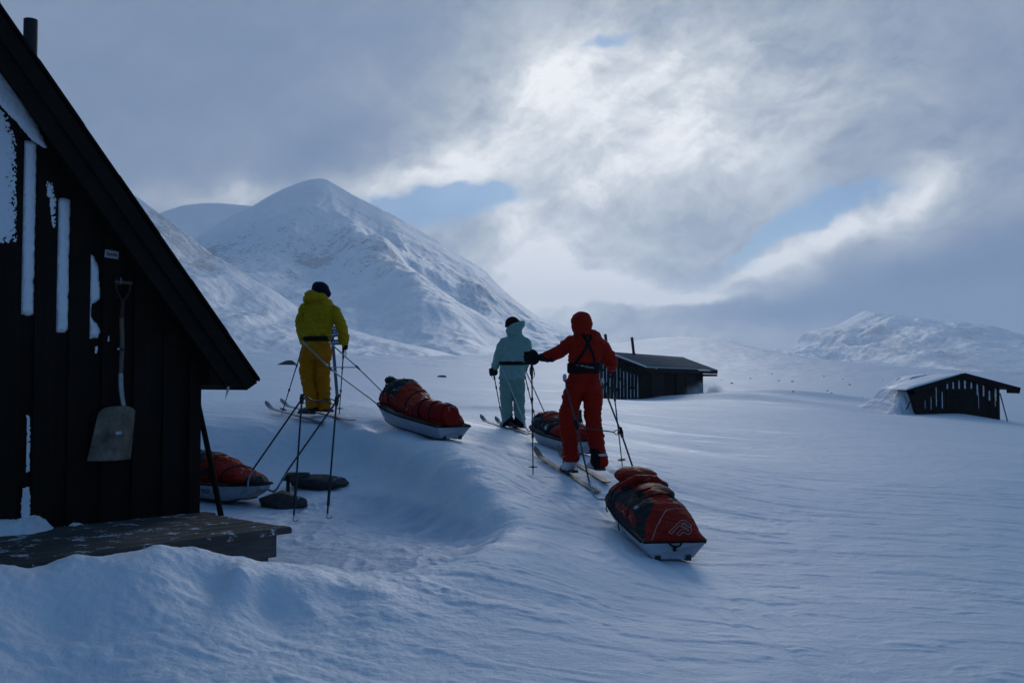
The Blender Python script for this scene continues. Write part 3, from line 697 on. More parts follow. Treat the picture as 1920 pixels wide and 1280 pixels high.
# blade: a curved sheet with stiffening ribs and rolled sides
def blade():
    TL, TR, BR, BL = SP(184, 764), SP(252, 762), SP(240, 860), SP(158, 864)
    nu, nv = 44, 56; V = []
    for i in range(nu):
        for j in range(nv):
            a = i / (nu - 1); b = j / (nv - 1); q = 2 * a - 1
            x = (TL.lerp(TR, a)).lerp(BL.lerp(BR, a), b)
            corner = (abs(q) ** 5) * max(0, 1 - b / .16) ** 2 * .035          # rounded shoulders
            z = x.z - corner - (.010 * (1 - q * q) * (1 - b) * -1)
            out = .085 * (1 - q * q) * (.45 + .55 * b) + .02 * b + .01
            out += .006 * math.exp(-((q + .35) / .05) ** 2) * smst(b, .15, .3) * (1 - smst(b, .8, .9)) + .006 * math.exp(-((q - .35) / .05) ** 2) * smst(b, .15, .3) * (1 - smst(b, .8, .9))
            out += .012 * abs(q) ** 12
            V.append((x.x, -out - .0, z))
    bm = bmesh.new(); vs = [bm.verts.new(v) for v in V]
    for i in range(nu - 1):
        for j in range(nv - 1): bm.faces.new((vs[i * nv + j], vs[(i + 1) * nv + j], vs[(i + 1) * nv + j + 1], vs[i * nv + j + 1]))
    o = bm_obj('blade', bm, M_alu, shovel); s_ = o.modifiers.new('s', 'SOLIDIFY'); s_.thickness = .003; s_.offset = 0; return o
bl = blade()
bm = bmesh.new()
for (px, py) in ((221, 775), (221, 790), (233, 776), (241, 784), (205, 787), (236, 766)):
    bm = bmesh.new(); p = SP(px, py, .16); p.y = -.058; add_ellipsoid(bm, p, (.0045, .004, .0045), u=8, v=6); bm_obj('rivet', bm, M_dark, bl)
bm = bmesh.new(); p = SP(220, 811, .16); p.y = -.092; add_box(bm, p, (.044, .002, .022), Matrix.Rotation(R(-5), 3, 'Y')); bm_obj('sticker', bm, M_sign, bl)
# wall hook beside the grip
hk = empty('wall_hook', CM @ Vector((Lp(219, 527, .03)[0], -.03, Lp(219, 527, .03)[1])), 'small metal hook on the gable holding the shovel grip', 'hook', rotz=CROT)
bm = bmesh.new(); add_box(bm, (0, .0, 0), (.02, .006, .06)); bm_obj('back_plate', bm, M_dark, hk)
bm = bmesh.new(); add_tube(bm, curve_pts([(0, 0, -.02), (0, -.05, -.03), (0, -.07, -.01), (0, -.07, .02)], 5), .005); bm_obj('hook_rod', bm, plastic('zinc', (.25, .25, .26), metal=.8), hk)
# ---- wooden deck in front of the gable
deck = empty('wooden_deck', CM @ Vector((0, 0, -.42)), 'low weathered plank deck along the cabin gable, half buried in snow', 'deck', rotz=CROT)
bm = bmesh.new(); y = -.03; k = 0
while y > -1.06:
    w = .148; rnd = random.Random(k); xe = .03 + rnd.uniform(-.01, .012) + (.05 if k == 0 else 0)
    segs = 50; x0 = -4.2
    rings = []
    for i in range(segs + 1):
        x = x0 + (xe - x0) * i / segs; dz = .004 * float(fbm(np.array([x * 1.3 + k * 9]), np.array([k * 3.1]), oct=3)[0]); e = .004
        yo = .003 * float(fbm(np.array([x * 4 + k * 5]), np.array([k * 7.1]), oct=2)[0])
        rings.append([Vector((x, y + yo, .385 + dz)), Vector((x, y + yo, .415 + dz)), Vector((x, y - e, .42 + dz)), Vector((x, y - w + e, .42 + dz)), Vector((x, y - w - yo, .415 + dz)), Vector((x, y - w - yo, .385 + dz))])
    add_loft(bm, rings); y -= w + .012; k += 1
for_front = y
add_loft(bm, [[Vector((x, y + .0, .375)), Vector((x, y, .42)), Vector((x, y - .10, .42)), Vector((x, y - .118, .405)), Vector((x, y - .112, .375))] for x in np.linspace(-4.2, .055, 40)])
bm_obj('deck_board', bm, M_deck, deck, smooth=False)
bm = bmesh.new(); add_box(bm, (-2.13, for_front - .06, .295), (4.16, .045, .155)); add_box(bm, (-.07, for_front / 2 - .02, .31), (.045, -for_front - .1, .13)); bm_obj('skirt_beam', bm, M_deck2, deck, smooth=False)
for x in (-.16, -1.8, -3.4):
    bm = bmesh.new(); add_box(bm, (x, for_front - .10 + .1, .02), (.13, .10, .395)); bm_obj('leg', bm, M_deck2, deck, smooth=False)
# snow blown on the deck against the wall
def heap(nm, pts, zplane, Mi, M, thick, seed, label=None):
    g = []
    for (px, py) in pts:
        o = Mi @ Vector((0, 0, CZ)); d = (Mi @ P(px, py, 5.0)) - o; k_ = (zplane - o.z) / d.z; p = o + d * k_; g.append((p.x, p.y))
    x0, x1 = min(q[0] for q in g) - .03, max(q[0] for q in g) + .03; z0, z1 = min(q[1] for q in g) - .03, max(q[1] for q in g) + .03
    s_ = poly(g); st = .012
    xs = np.arange(x0, x1, st); ys = np.arange(z0, z1, st); X, Y = np.meshgrid(xs, ys, indexing='ij')
    s = s_(X, Y) + .02 * fbm(X * 12 + seed, Y * 12, oct=4, gain=.6); h = thick * (1 - np.exp(-np.clip(s, 0, 1) / .05)) * (1 + .6 * fbm(X * 7 + seed, Y * 7, oct=4))
    bm = bmesh.new(); vs = {}
    def vt(i, j):
        if (i, j) not in vs: vs[(i, j)] = bm.verts.new((X[i, j], Y[i, j], zplane + (h[i, j] if s[i, j] > 0 else -.004)))
        return vs[(i, j)]
    K = s > 0
    for i in range(len(xs) - 1):
        for j in range(len(ys) - 1):
            if K[i:i + 2, j:j + 2].any(): bm.faces.new((vt(i, j), vt(i + 1, j), vt(i + 1, j + 1), vt(i, j + 1)))
    o = bm_obj(nm, bm, M_snowp); o.matrix_world = M; return tag(o, kind='stuff')
heap('snow_heap', [(-120, 1010), (-40, 985), (10, 975), (60, 972), (95, 978), (100, 990), (60, 1000), (0, 1004), (-120, 1030)], .003, CMi, CM, .10, 2)
heap('snow_heap', [(108, 972), (150, 974), (160, 980), (140, 985), (112, 983)], .003, CMi, CM, .035, 4)
# ================================================================== FAR HUTS
M_hut = wood('dark_hut_board', (.024, .021, .020), 2, rough=.8, var=.5)
M_fascia = wood('dark_fascia', (.016, .0145, .014), 0, rough=.8)
m_ = None
M_corr, N, b_, o_ = material('corrugated_roof_sheet'); co = objco(N)
c_ = N.ramp(N.noise(N.vm('MULTIPLY', co, (1, 3, 3)), 1.2, 7, .7), [(.3, (.075, .074, .072)), (.7, (.17, .168, .165))])
c_ = N.mix(N.m('MULTIPLY', N.smooth(N.noise(co, 6, 8, .8), .60, .72), .7), c_, (.55, .6, .68)); N.set(b_.inputs['Base Color'], c_); b_.inputs['Roughness'].default_value = .75
def hut_frame(loc, ang): return Matrix.Translation(loc) @ Matrix.Rotation(ang, 4, 'Z')
A0 = P(1203, 747.7, 48.0); um = Vector((.4497, .8932, 0)); HANG = math.atan2(um.y, um.x)
hut = empty('hut', A0 - Vector((0, 0, .5)), 'long low dark shed with corrugated roof and two tall pipes, behind the red skier', 'hut', rotz=HANG)
# local: x along the long wall, y to the left/back, z up; z0 = ground
HL, HW, zb = 10.66, 3.3, .5
ze = .5 + (26.5 + 32.7) / FPX * 48 - .02      # eave
zr = .5 + (52 + 32.7) / FPX * 48.5
bm = bmesh.new()
def wall_poly(bm, pts, axis, v0, v1):
    if axis == 'x': rings = [[Vector((v, a, z)) for a, z in pts] for v in (v0, v1)]
    else: rings = [[Vector((a, v, z)) for a, z in pts] for v in (v0, v1)]
    add_loft(bm, rings)
yr = HW / 2
pts = [(0, -.3), (HW, -.3), (HW, ze - .12), (yr, zr - .16), (0, ze - .12)]
wall_poly(bm, pts, 'x', 0, .05); wall_poly(bm, pts, 'x', HL - .05, HL)
add_box(bm, (HL / 2, .026, ze / 2 - .2), (HL - .1, .05, ze)); add_box(bm, (HL / 2, HW - .026, ze / 2 - .2), (HL - .1, .05, ze))
y = .04
while y < HW - .05:
    zt = ze - .12 + (zr - .16 - ze + .12) * (1 - abs(y - yr) / yr); add_box(bm, (-.012, y + .05, zt / 2 - .15), (.022, .10, zt + .2)); y += .178
x = .1
while x < HL:
    if not (1.2 < x < 3.6 or 5.2 < x < 9.0): add_box(bm, (x, -.012, ze / 2 - .2), (.10, .022, ze))
    x += .22
bm_obj('wall', bm, M_hut, hut, smooth=False)
for (x0, x1, nm) in ((1.3, 3.4, 'door'), (5.4, 7.0, 'door'), (7.1, 8.7, 'door')):
    bm = bmesh.new(); add_box(bm, ((x0 + x1) / 2, -.02, ze / 2 - .2), (x1 - x0, .03, ze - .25)); d = bm_obj(nm, bm, M_hut, hut, smooth=False)
    bm = bmesh.new(); add_box(bm, (x0, -.045, ze / 2 - .2), (.10, .02, ze - .2)); bm_obj('frame', bm, M_fascia, d, smooth=False)
    bm = bmesh.new(); add_box(bm, ((x0 + x1) / 2, -.045, .95), (x1 - x0 - .15, .02, .07)); bm_obj('crossbar', bm, M_fascia, d, smooth=False)
# roof sheets, a wave every 18 cm
def corr(nm, y0, z0, y1, z1, x0, x1, par):
    nx = int((x1 - x0) / .03); xs = np.linspace(x0, x1, nx); V = []
    for t in np.linspace(0, 1, 6):
        for x_ in xs: V.append((x_, y0 + (y1 - y0) * t, z0 + (z1 - z0) * t + .022 * math.sin(2 * math.pi * x_ / .18)))
    o = np_grid(nm, np.array(V), 6, nx, M_corr, par); s_ = o.modifiers.new('s', 'SOLIDIFY'); s_.thickness = .012; return o
ov = .42; k = (zr - ze) / yr
corr('roof_sheet', -ov, ze - .0, yr, zr + .06, -.42, 12.3, hut); corr('roof_sheet', HW + ov, ze, yr, zr + .06, -.42, 12.3, hut)
bm = bmesh.new()
add_box(bm, (5.94, -ov + .03, ze - .13), (12.7, .03, .17)); add_box(bm, (5.94, HW + ov - .03, ze - .13), (12.7, .03, .17))
for x_ in (-.40, 12.28):
    for s_ in (0, 1):
        f = (lambda y_: y_) if s_ == 0 else (lambda y_: HW - y_)
        add_loft(bm, [[Vector((x_ + d, f(-ov), ze - .17)), Vector((x_ + d, f(-ov), ze - .03)), Vector((x_ + d, f(yr), zr + .03)), Vector((x_ + d, f(yr), zr - .12))] for d in (-.015, .015)])
add_box(bm, (5.94, -ov / 2 + .01, ze - .19), (12.6, ov - .06, .02)); add_box(bm, (5.94, HW + ov / 2 - .01, ze - .19), (12.6, ov - .06, .02))
for fy in (lambda y_: y_, lambda y_: HW - y_):
    add_loft(bm, [[Vector((x_, fy(a), b)) for a, b in ((-ov + .02, ze - .185), (.06, ze - .185), (.06, ze + k * (.06 + ov) - .03), (-ov + .02, ze - .015))] for x_ in (-.37, -.34)])
bm_obj('fascia', bm, M_fascia, hut, smooth=False)
# rime on the rake and the eave, ridge cap
M_rime = snow_material('rime')
bm = bmesh.new(); add_tube(bm, [(-.43, -ov, ze + .03), (-.43, yr, zr + .10)], .030, n=6); add_tube(bm, [(-.43, -ov, ze + .03), (12.3, -ov - .01, ze + .03)], .012, n=6); bm_obj('rime_edge', bm, M_rime, hut)
bm = bmesh.new(); add_tube(bm, [(-.43, yr, zr + .085), (12.3, yr, zr + .085)], .05, n=8, ry=.02); bm_obj('ridge_cap', bm, M_rime, hut)
bm = bmesh.new(); add_box(bm, (10.9, .0, ze - .30), (2.7, .8, .12)); bm_obj('eave_box', bm, M_fascia, hut, smooth=False)
for (x_, y_, zt) in ((.5, 2.0, .5 + (88 + 32.7) / FPX * 49.3), (3.3, 1.62, .5 + (82 + 32.7) / FPX * 51)):
    bm = bmesh.new(); lean = .05; add_tube(bm, [(x_ + .03, y_ - .06, zr - .1), (x_, y_ + lean, zt)], .072, n=12); bm_obj('pipe', bm, M_pipe, hut)
# packed snow between the gable boards
rs = random.Random(5); y = .04 + .139; i = 0
while y < HW - .1:
    zt = ze - .35 + (zr - ze) * (1 - abs(y - yr) / yr) - rs.uniform(0, .15); z0 = zb - .05 + rs.uniform(0, .12)
    bm = bmesh.new(); zz = z0
    while zz < zt - .05:
        z2 = min(zt, zz + rs.uniform(.35, .9)); ww = rs.uniform(.012, .036)
        add_loft(bm, [[Vector((-.016, y + .010 - ww / 2 * q, z)), Vector((-.016, y + .010 + ww / 2 * q, z)), Vector((.002, y + .010 + ww / 2 * q, z)), Vector((.002, y + .010 - ww / 2 * q, z))] for z, q in ((zz, .4), (zz + .05, 1), (z2 - .05, .9), (z2, .3))])
        zz = z2 + (rs.uniform(.03, .15) if rs.random() < .5 else -.02)
    if len(bm.verts): bm_obj('snow_strip', bm, M_rime, hut)
    else: bm.free()
    y += .178
# ------------------------------------------------------------------ right hut
B0 = P(1722.5, 777, 45.0); hut2 = empty('hut', B0 - Vector((0, 0, .5)), 'small black gabled hut half buried in drifts at right edge of the plain', 'hut')
q = lambda px, py, Y=45.0: ((px - 960) / FPX * Y - B0.x, P(px, py, Y).z - B0.z + .5)
W2 = 3.67; zeT = q(1704, 727)[1]; ax, zaT = q(1801, 699); xl = q(1704, 700)[0]; xr_ = q(1903.5, 700)[0]; zeR = q(1903.5, 726.5)[1]
L2 = 2.3
def ztop(x):
    r_ = np.where(np.asarray(x) < ax, zeT + (zaT - zeT) * (np.asarray(x) - xl) / (ax - xl), zeR + (zaT - zeR) * (xr_ - np.asarray(x)) / (xr_ - ax))
    return float(r_) if np.ndim(x) == 0 else r_
bm = bmesh.new(); pts = [(0, -.6), (W2, -.6), (W2, ztop(W2) - .18), (ax, zaT - .2), (0, ztop(0) - .18)]
wall_poly(bm, pts, 'y', 0, .05); wall_poly(bm, pts, 'y', L2 - .05, L2)
add_box(bm, (.026, L2 / 2, .4), (.05, L2 - .1, 2.0)); add_box(bm, (W2 - .026, L2 / 2, .4), (.05, L2 - .1, 2.0))
x = .02
while x < W2 - .08: add_box(bm, (x + .05, -.012, (ztop(x) - .18) / 2 - .25), (.105, .022, ztop(x) - .15 + .5)); x += .158
bm_obj('wall', bm, M_hut, hut2, smooth=False)
bm = bmesh.new()
for side in (0, 1):
    pf = [(xl, zeT), (xl + .12, zeT - .25), (xl + .45, zeT - .17 + .03), (ax, zaT - .24), (ax, zaT)] if side == 0 else [(xr_, zeR), (xr_ - .06, zeR - .26), (xr_ - .62, zeR - .24), (xr_ - .62, ztop(xr_ - .62) - .22), (ax, zaT - .24), (ax, zaT)]
    add_loft(bm, [[Vector((x_, y_, z_)) for x_, z_ in pf] for y_ in (-.45, -.40)])
    pf2 = [(a + (0.03 if side == 0 else -.03) , z_ - .02) for a, z_ in ((xl, zeT), (xl + .02, zeT - .08), (ax, zaT - .1), (ax, zaT))] if side == 0 else [(a, z_ - .02) for a, z_ in ((xr_ - .03, zeR), (xr_ - .05, zeR - .08), (ax, zaT - .1), (ax, zaT))]
    add_loft(bm, [[Vector((x_, y_, z_)) for x_, z_ in pf2] for y_ in (-.39, L2 + .3)])
bm_obj('roof', bm, M_fascia, hut2, smooth=False)
for (pa, pb, Yb) in (((1875, 737), (1890, 793), 44.7), ((1712, 741), (1701, 764), 44.7)):
    bm = bmesh.new(); a = P(*pa, 44.9) - hut2.location; b = P(*pb, Yb) - hut2.location; add_tube(bm, [a, b + (b - a) * .15], .026, n=8); bm_obj('brace', bm, M_hut, hut2)
strips = [(1775, 718, 729, 4), (1786, 715, 729, 4), (1797, 713, 729, 4), (1808, 713, 729, 5), (1820, 716, 729, 4), (1831, 719, 741, 3.5), (1842.5, 722, 743, 4), (1853.5, 732, 751, 4), (1865, 728, 752, 4.5), (1833, 739, 766, 1.4), (1754, 724, 762, 2.2), (1765, 734, 766, 2.6), (1744, 743, 768, 1.6), (1733, 750, 766, 1.2), (1864, 750, 762, 1.6)]
for i, (px, y0, y1, w) in enumerate(strips):
    x_, z1 = q(px, y0); z0 = q(px, y1)[1]; w = w * .78 / FPX * 45
    bm = bmesh.new(); rr_ = random.Random(i); n_ = 7
    rings = []
    for k_ in range(n_ + 1):
        t = k_ / n_; ww = w * (.95 if .1 < t < .9 else .45) * (1 + rr_.uniform(-.2, .2)); z_ = z0 + (z1 - z0) * t; xo = rr_.uniform(-.006, .006)
        rings.append([Vector((x_ + xo - ww / 2, -.026, z_)), Vector((x_ + xo - ww / 4, -.040, z_)), Vector((x_ + xo + ww / 4, -.040, z_)), Vector((x_ + xo + ww / 2, -.026, z_))])
    add_loft(bm, rings, closed=True); bm_obj('snow_strip', bm, M_rime, hut2)
# snow lying on the left roof slope
nx, ny = 60, 60; xs = np.linspace(xl - .25, ax - .12, nx); ys = np.linspace(-.30, L2 + .3, ny); X, Y = np.meshgrid(xs, ys, indexing='ij')
zt_ = zeT + (zaT - zeT) * (X - xl) / (ax - xl)
ed = np.clip((X - xl + .25) / .25, 0, 1) * np.clip((ax - .12 - X) / 1.1, 0, 1) ** .7 * np.clip((Y + .30) / .35, 0, 1) ** .5
Z = zt_ + .02 + (.06 + .03 * fbm(X * 1.5, Y * 1.5)) * ed - .04 * (ed <= 0)
np_grid('roof_snow', np.stack([X, Y, Z], -1).reshape(-1, 3), nx, ny, M_rime, hut2, flip=True)
# the big drift packed against its left side
def drift():
    nx, ny = 190, 170
    xs = np.linspace(-3.4, 4.6, nx); ys = np.linspace(-1.6, 7.5, ny); X, Y = np.meshgrid(xs, ys, indexing='ij')
    g = [(-3.4, .1), (-1.3, .36), (-1.1, .44), (-.75, .80), (-.35, 1.28), (-.05, 1.66), (.25, 1.86), (.5, 2.02), (.75, 2.22), (1.3, 2.34), (1.9, 2.40), (2.6, 1.9), (3.6, .8), (4.6, .2)]
    H = np.interp(X + .07 * fbm(X * 2, Y * 1.2, oct=3), [a for a, b in g], [b for a, b in g])
    fr = smst(Y + .22 * fbm(X * 3.4, Y * .5, oct=3) - .25 * X, .15, 1.35)
    flute = .09 * np.abs(fbm(X * 3.6, Y * .4 + 4, oct=3)) * smst(fr, .05, .3)
    base = ground_z(X + B0.x, Y + B0.y) - B0.z + .5
    back = 1 - smst(Y, 4.2, 6.8)
    Z = base - .02 + np.clip(H - base, -.05, 9) * fr * back - flute
    inside = (X > -.02) & (X < W2 + .1) & (Y < L2 + .28)
    under = (X > xl - .02) & (X <= -.02) & (Y < L2 + .2)
    Z = np.where(under, np.minimum(Z, ztop(X) - .12), Z)
    Z = np.where(inside, base - .3, Z)
    Z = np.where((X > 0) & (Y < L2), base - .3, Z)
    o = np_grid('snow_drift', np.stack([X, Y, Z], -1).reshape(-1, 3), nx, ny, M_rime, None, flip=True)
    o.location = B0 - Vector((0, 0, .5)); tag(o, kind='structure')
drift()
# rocks and stones on the plain
M_rock, N, b_, o_ = material('dark_rock'); co = objco(N)
c_ = N.ramp(N.noise(co, 5, 9, .7), [(.3, (.018, .018, .020)), (.6, (.05, .05, .052)), (.8, (.09, .088, .085))])
nz = N.n('ShaderNodeNewGeometry'); sz = N.n('ShaderNodeSeparateXYZ'); N.L.new(nz.outputs['Normal'], sz.inputs[0])
sn = N.m('MULTIPLY', N.smooth(sz.outputs[2], .2, .9), N.smooth(N.noise(co, 7, 9, .75), .60, .68))
N.set(b_.inputs['Base Color'], N.mix(N.m('MULTIPLY', sn, .75), c_, (.6, .66, .75))); b_.inputs['Roughness'].default_value = .85; set_bump(N, b_, N.noise(co, 12, 8, .7), .8, .03)
def rock(name, loc, size, label, seed, grp=None, rotz=0, sub=4, amp=.32, freq=1.1, top=None):
    bm = bmesh.new(); bmesh.ops.create_icosphere(bm, subdivisions=sub, radius=1)
    co_ = np.array([v.co[:] for v in bm.verts]); d = fbm(co_[:, 0] * freq + seed, co_[:, 1] * freq, co_[:, 2] * freq, oct=4, gain=.55)
    d2 = np.round(fbm(co_[:, 0] * .8 + seed * 3, co_[:, 1] * .8, co_[:, 2] * .8, oct=1) * 6) / 6
    rk = random.Random(int(seed * 10)); planes = [(Vector((rk.gauss(0, 1), rk.gauss(0, 1), rk.gauss(0, .9))).normalized(), rk.uniform(.55, .85)) for _ in range(11)]
    for v, a, a2 in zip(bm.verts, d, d2):
        for pn, pd in planes:
            e_ = v.co.dot(pn) - pd
            if e_ > 0: v.co -= pn * e_ * .92
        v.co *= 1 + amp * .45 * a + .06 * a2
        v.co.x *= size[0]; v.co.y *= size[1]; v.co.z *= size[2]
    o = bm_obj(name, bm, M_rock, loc=loc); o.rotation_euler.z = rotz; return tag(o, label, 'rock', grp)
ROCKS_FAR = [(540, 679, 95, 1.15, .30, 'low dark rock sticking out of the snow left of the yellow skier'), (829, 706.5, 70, .40, .12, 'flat rock peeping through snow beyond the yellow skier\'s sled')]
for i, (px, py, Y, w, h, lab) in enumerate(ROCKS_FAR):
    p = P(px, py, Y); z = gz(p.x, p.y); rock('rock', (p.x, p.y, z + .02), (w, w * .6, h * (1.5 if i == 0 else 1)), lab, i * 3.3, amp=.25)
rs = random.Random(11); pts_ = [(1407, 710), (1433, 717), (1460, 714), (1466, 714.5), (1486, 716), (1487, 740), (1508, 738.5), (1559, 739), (1516, 730), (1551, 733), (1618, 747), (1414, 722), (1545, 707), (1502, 704), (1447, 702), (1593, 722), (1640, 728), (1655, 712), (1526, 722), (1580, 712), (1353, 712), (1340, 716), (1372, 719), (1530, 735), (1661, 739)]
for i, (px, py) in enumerate(pts_):
    if i % 5 in (1, 3): continue
    # march out until the ground meets the sight line
    Y = 40.0
    while Y < 800:
        p = P(px, py, Y)
        if gz(p.x, p.y) > p.z: break
        Y *= 1.02
    if Y >= 800: continue
    s_ = Y / FPX * rs.uniform(1.4, 3.4); rock('stone', (p.x, p.y, gz(p.x, p.y) + s_ * .15), (s_, s_ * .8, s_ * .45), 'small dark stone poking out of the wind-scoured snow plain', 20 + i * 1.7, 'stones on the wind-scoured plain', sub=2)
# rocks in the trodden hollow
def gp(px, py, Y): p = P(px, py, Y); return Vector((p.x, p.y, gz(p.x, p.y)))
p = P(598, 902, 11.6); rock('rock', p, (.34, .20, .12), 'flat dark slab of rock leaning out of the pit wall behind the upright poles', 2.2, amp=.38, sub=5, freq=1.5)
p = P(556, 894, 11.5); rock('rock', p, (.24, .12, .06), 'narrow snow-topped rock ledge just right of the parked sled nose', 7.7, amp=.35, sub=4, freq=1.6, rotz=.3)
p = P(528, 942, 10.6); rock('rock', p, (.32, .22, .14), 'rounded dark rock in front of the parked sled nose', 4.9, amp=.25, sub=5)
bm = bmesh.new(); a = P(541, 902, 11.4); add_box(bm, (0, 0, 0), (.035, .035, .26)); o = bm_obj('wooden_peg', bm, M_hut, smooth=False, loc=P(540, 912, 11.35)); tag(o, 'short dark wooden peg standing under the rock ledge in the pit', 'peg')
# signpost behind the yellow skier
gpz = P(634, 735, 20); gzz = gz(gpz.x, gpz.y)
M_sb = plastic('blue_sign', (.018, .045, .105), rough=.5); M_post = plastic('blue_grey_post', (.055, .085, .12), rough=.6)
post = empty('signpost', (gpz.x, gpz.y, gzz), 'blue-grey trail signpost with stacked direction boards behind the yellow skier', 'signpost')
tp = P(621, 606, 20) - post.location; bt = Vector((0, 0, -.1))
bm = bmesh.new(); add_tube(bm, [bt, Vector((tp.x, 0, tp.z))], .033, n=12); bm_obj('post', bm, M_post, post)
for i, (pc, w, rot, txt) in enumerate((((630, 616), .46, 2, 'FJELLET'), ((626, 627), .44, 10, 'NORD'), ((631, 641.5), .50, 0, 'STI'))):
    c = P(*pc, 19.93) - post.location; bm = bmesh.new(); h = .105
    add_loft(bm, [[Vector((-w / 2, y_, -h / 2)), Vector((w / 2 - .04, y_, -h / 2)), Vector((w / 2, y_, 0)), Vector((w / 2 - .04, y_, h / 2)), Vector((-w / 2, y_, h / 2))] for y_ in (-.01, .01)])
    o = bm_obj('direction_board', bm, M_sb, post, smooth=False); o.location = c; o.rotation_euler = (0, R(-rot), 0)
    bm = bmesh.new()
    for k_ in range(5): add_box(bm, (-.06 + k_ * .045, -.0125, 0), (.030, .003, .035 * (1 + .2 * (k_ % 2))))
    bm_obj('lettering', bm, M_sign, o, smooth=False)
    bm = bmesh.new(); rr_ = random.Random(i)
    add_ellipsoid(bm, (rr_.uniform(-w * .3, w * .2), -.004, h / 2 + .006), (.075, .014, .014), u=12, v=6); bm_obj('snow_cap', bm, M_rime, o)

# snow smoking off the drift at the long wall of the middle hut
m_bs = bpy.data.materials.new('blowing_snow'); m_bs.use_nodes = True; t_ = m_bs.node_tree; t_.nodes.clear(); N = NT(t_)
v_ = N.n('ShaderNodeVolumePrincipled'); v_.inputs['Color'].default_value = (.9, .94, 1, 1); o_ = N.n('ShaderNodeOutputMaterial'); N.L.new(v_.outputs[0], o_.inputs['Volume'])
co = N.n('ShaderNodeTexCoord').outputs['Object']; ln_ = N.vm('LENGTH', N.vm('MULTIPLY', co, (1 / 3.4, 1 / .9, 1 / .75))); fall = N.smooth(ln_, 1.0, .25)
N.set(v_.inputs['Density'], N.m('MULTIPLY', fall, N.m('MULTIPLY', N.smooth(N.noise(N.vm('MULTIPLY', co, (.5, 1, 1.3)), 1.6, 4, .6), .38, .75), 1.3)))
bm = bmesh.new(); add_ellipsoid(bm, (0, 0, 0), (3.4, .9, .75)); bs = bm_obj('blowing_snow', bm, m_bs); bs.matrix_world = hut.matrix_basis @ Matrix.Translation((7.6, -1.0, .75)); tag(bs, kind='stuff')
# ================================================================== PULKS (tow sleds) AND THEIR LOADS
M_hull = plastic('hull_white', (.36, .40, .46), rough=.38, var=.16, scale=9)
M_runner = plastic('runner_black', (.012, .012, .014), rough=.5)
M_rim = cloth('rim_webbing', (.010, .011, .013), rough=.8, scale=80, bump=.001)
M_bagred = cloth('bag_red', (.26, .009, .004), rough=.62, var=.35, scale=26, bump=.003, snow=.02)
M_bagred2 = cloth('bag_red_dark', (.23, .009, .005), rough=.6, var=.4, scale=26, bump=.003, snow=.06)
M_bagdark = cloth('bag_dark', (.014, .018, .022), rough=.7, var=.5, scale=50, bump=.003, snow=.35)
M_orange = cloth('tarp_orange', (.29, .020, .007), rough=.5, var=.35, scale=22, bump=.004, snow=.34)
M_green = cloth('tarp_dark_green', (.012, .030, .030), rough=.6, var=.4, scale=30, bump=.003, snow=.3)
M_shaftm = plastic('shaft_aluminium', (.30, .34, .38), rough=.35, metal=.7); M_shaftb = plastic('shaft_black', (.018, .022, .028), rough=.4); M_grey = plastic('grey_thread', (.23, .24, .26), rough=.7)
M_tape = cloth('white_wrap', (.50, .50, .54), rough=.8)
def sled_frame(Rr, Ff):
    a = Vector((*Rr, gz(*Rr))); b = Vector((*Ff, gz(*Ff))); ex = (b - a).normalized(); ey = Vector((0, 0, 1)).cross(ex).normalized(); ez = ex.cross(ey)
    M = Matrix((ex, ey, ez)).transposed().to_4x4(); M.translation = a + Vector((0, 0, .012)); return M, (b - a).length
def hull_dims(t, Wd, front):
    w = Wd / 2 * (.93 + .07 * math.sin(math.pi * min(1, t * 1.3)))
    if t > .62: w *= math.sqrt(max(0, 1 - ((t - .62) / .40) ** 2.6)) * .999 + .001
    zb_ = 0.17 * max(0, (t - .66) / .34) ** 2 + .02 * max(0, (.10 - t) / .10) ** 2
    zr_ = .168 + .05 * max(0, (t - .45) / .55) ** 1.5
    return w, zb_, zr_
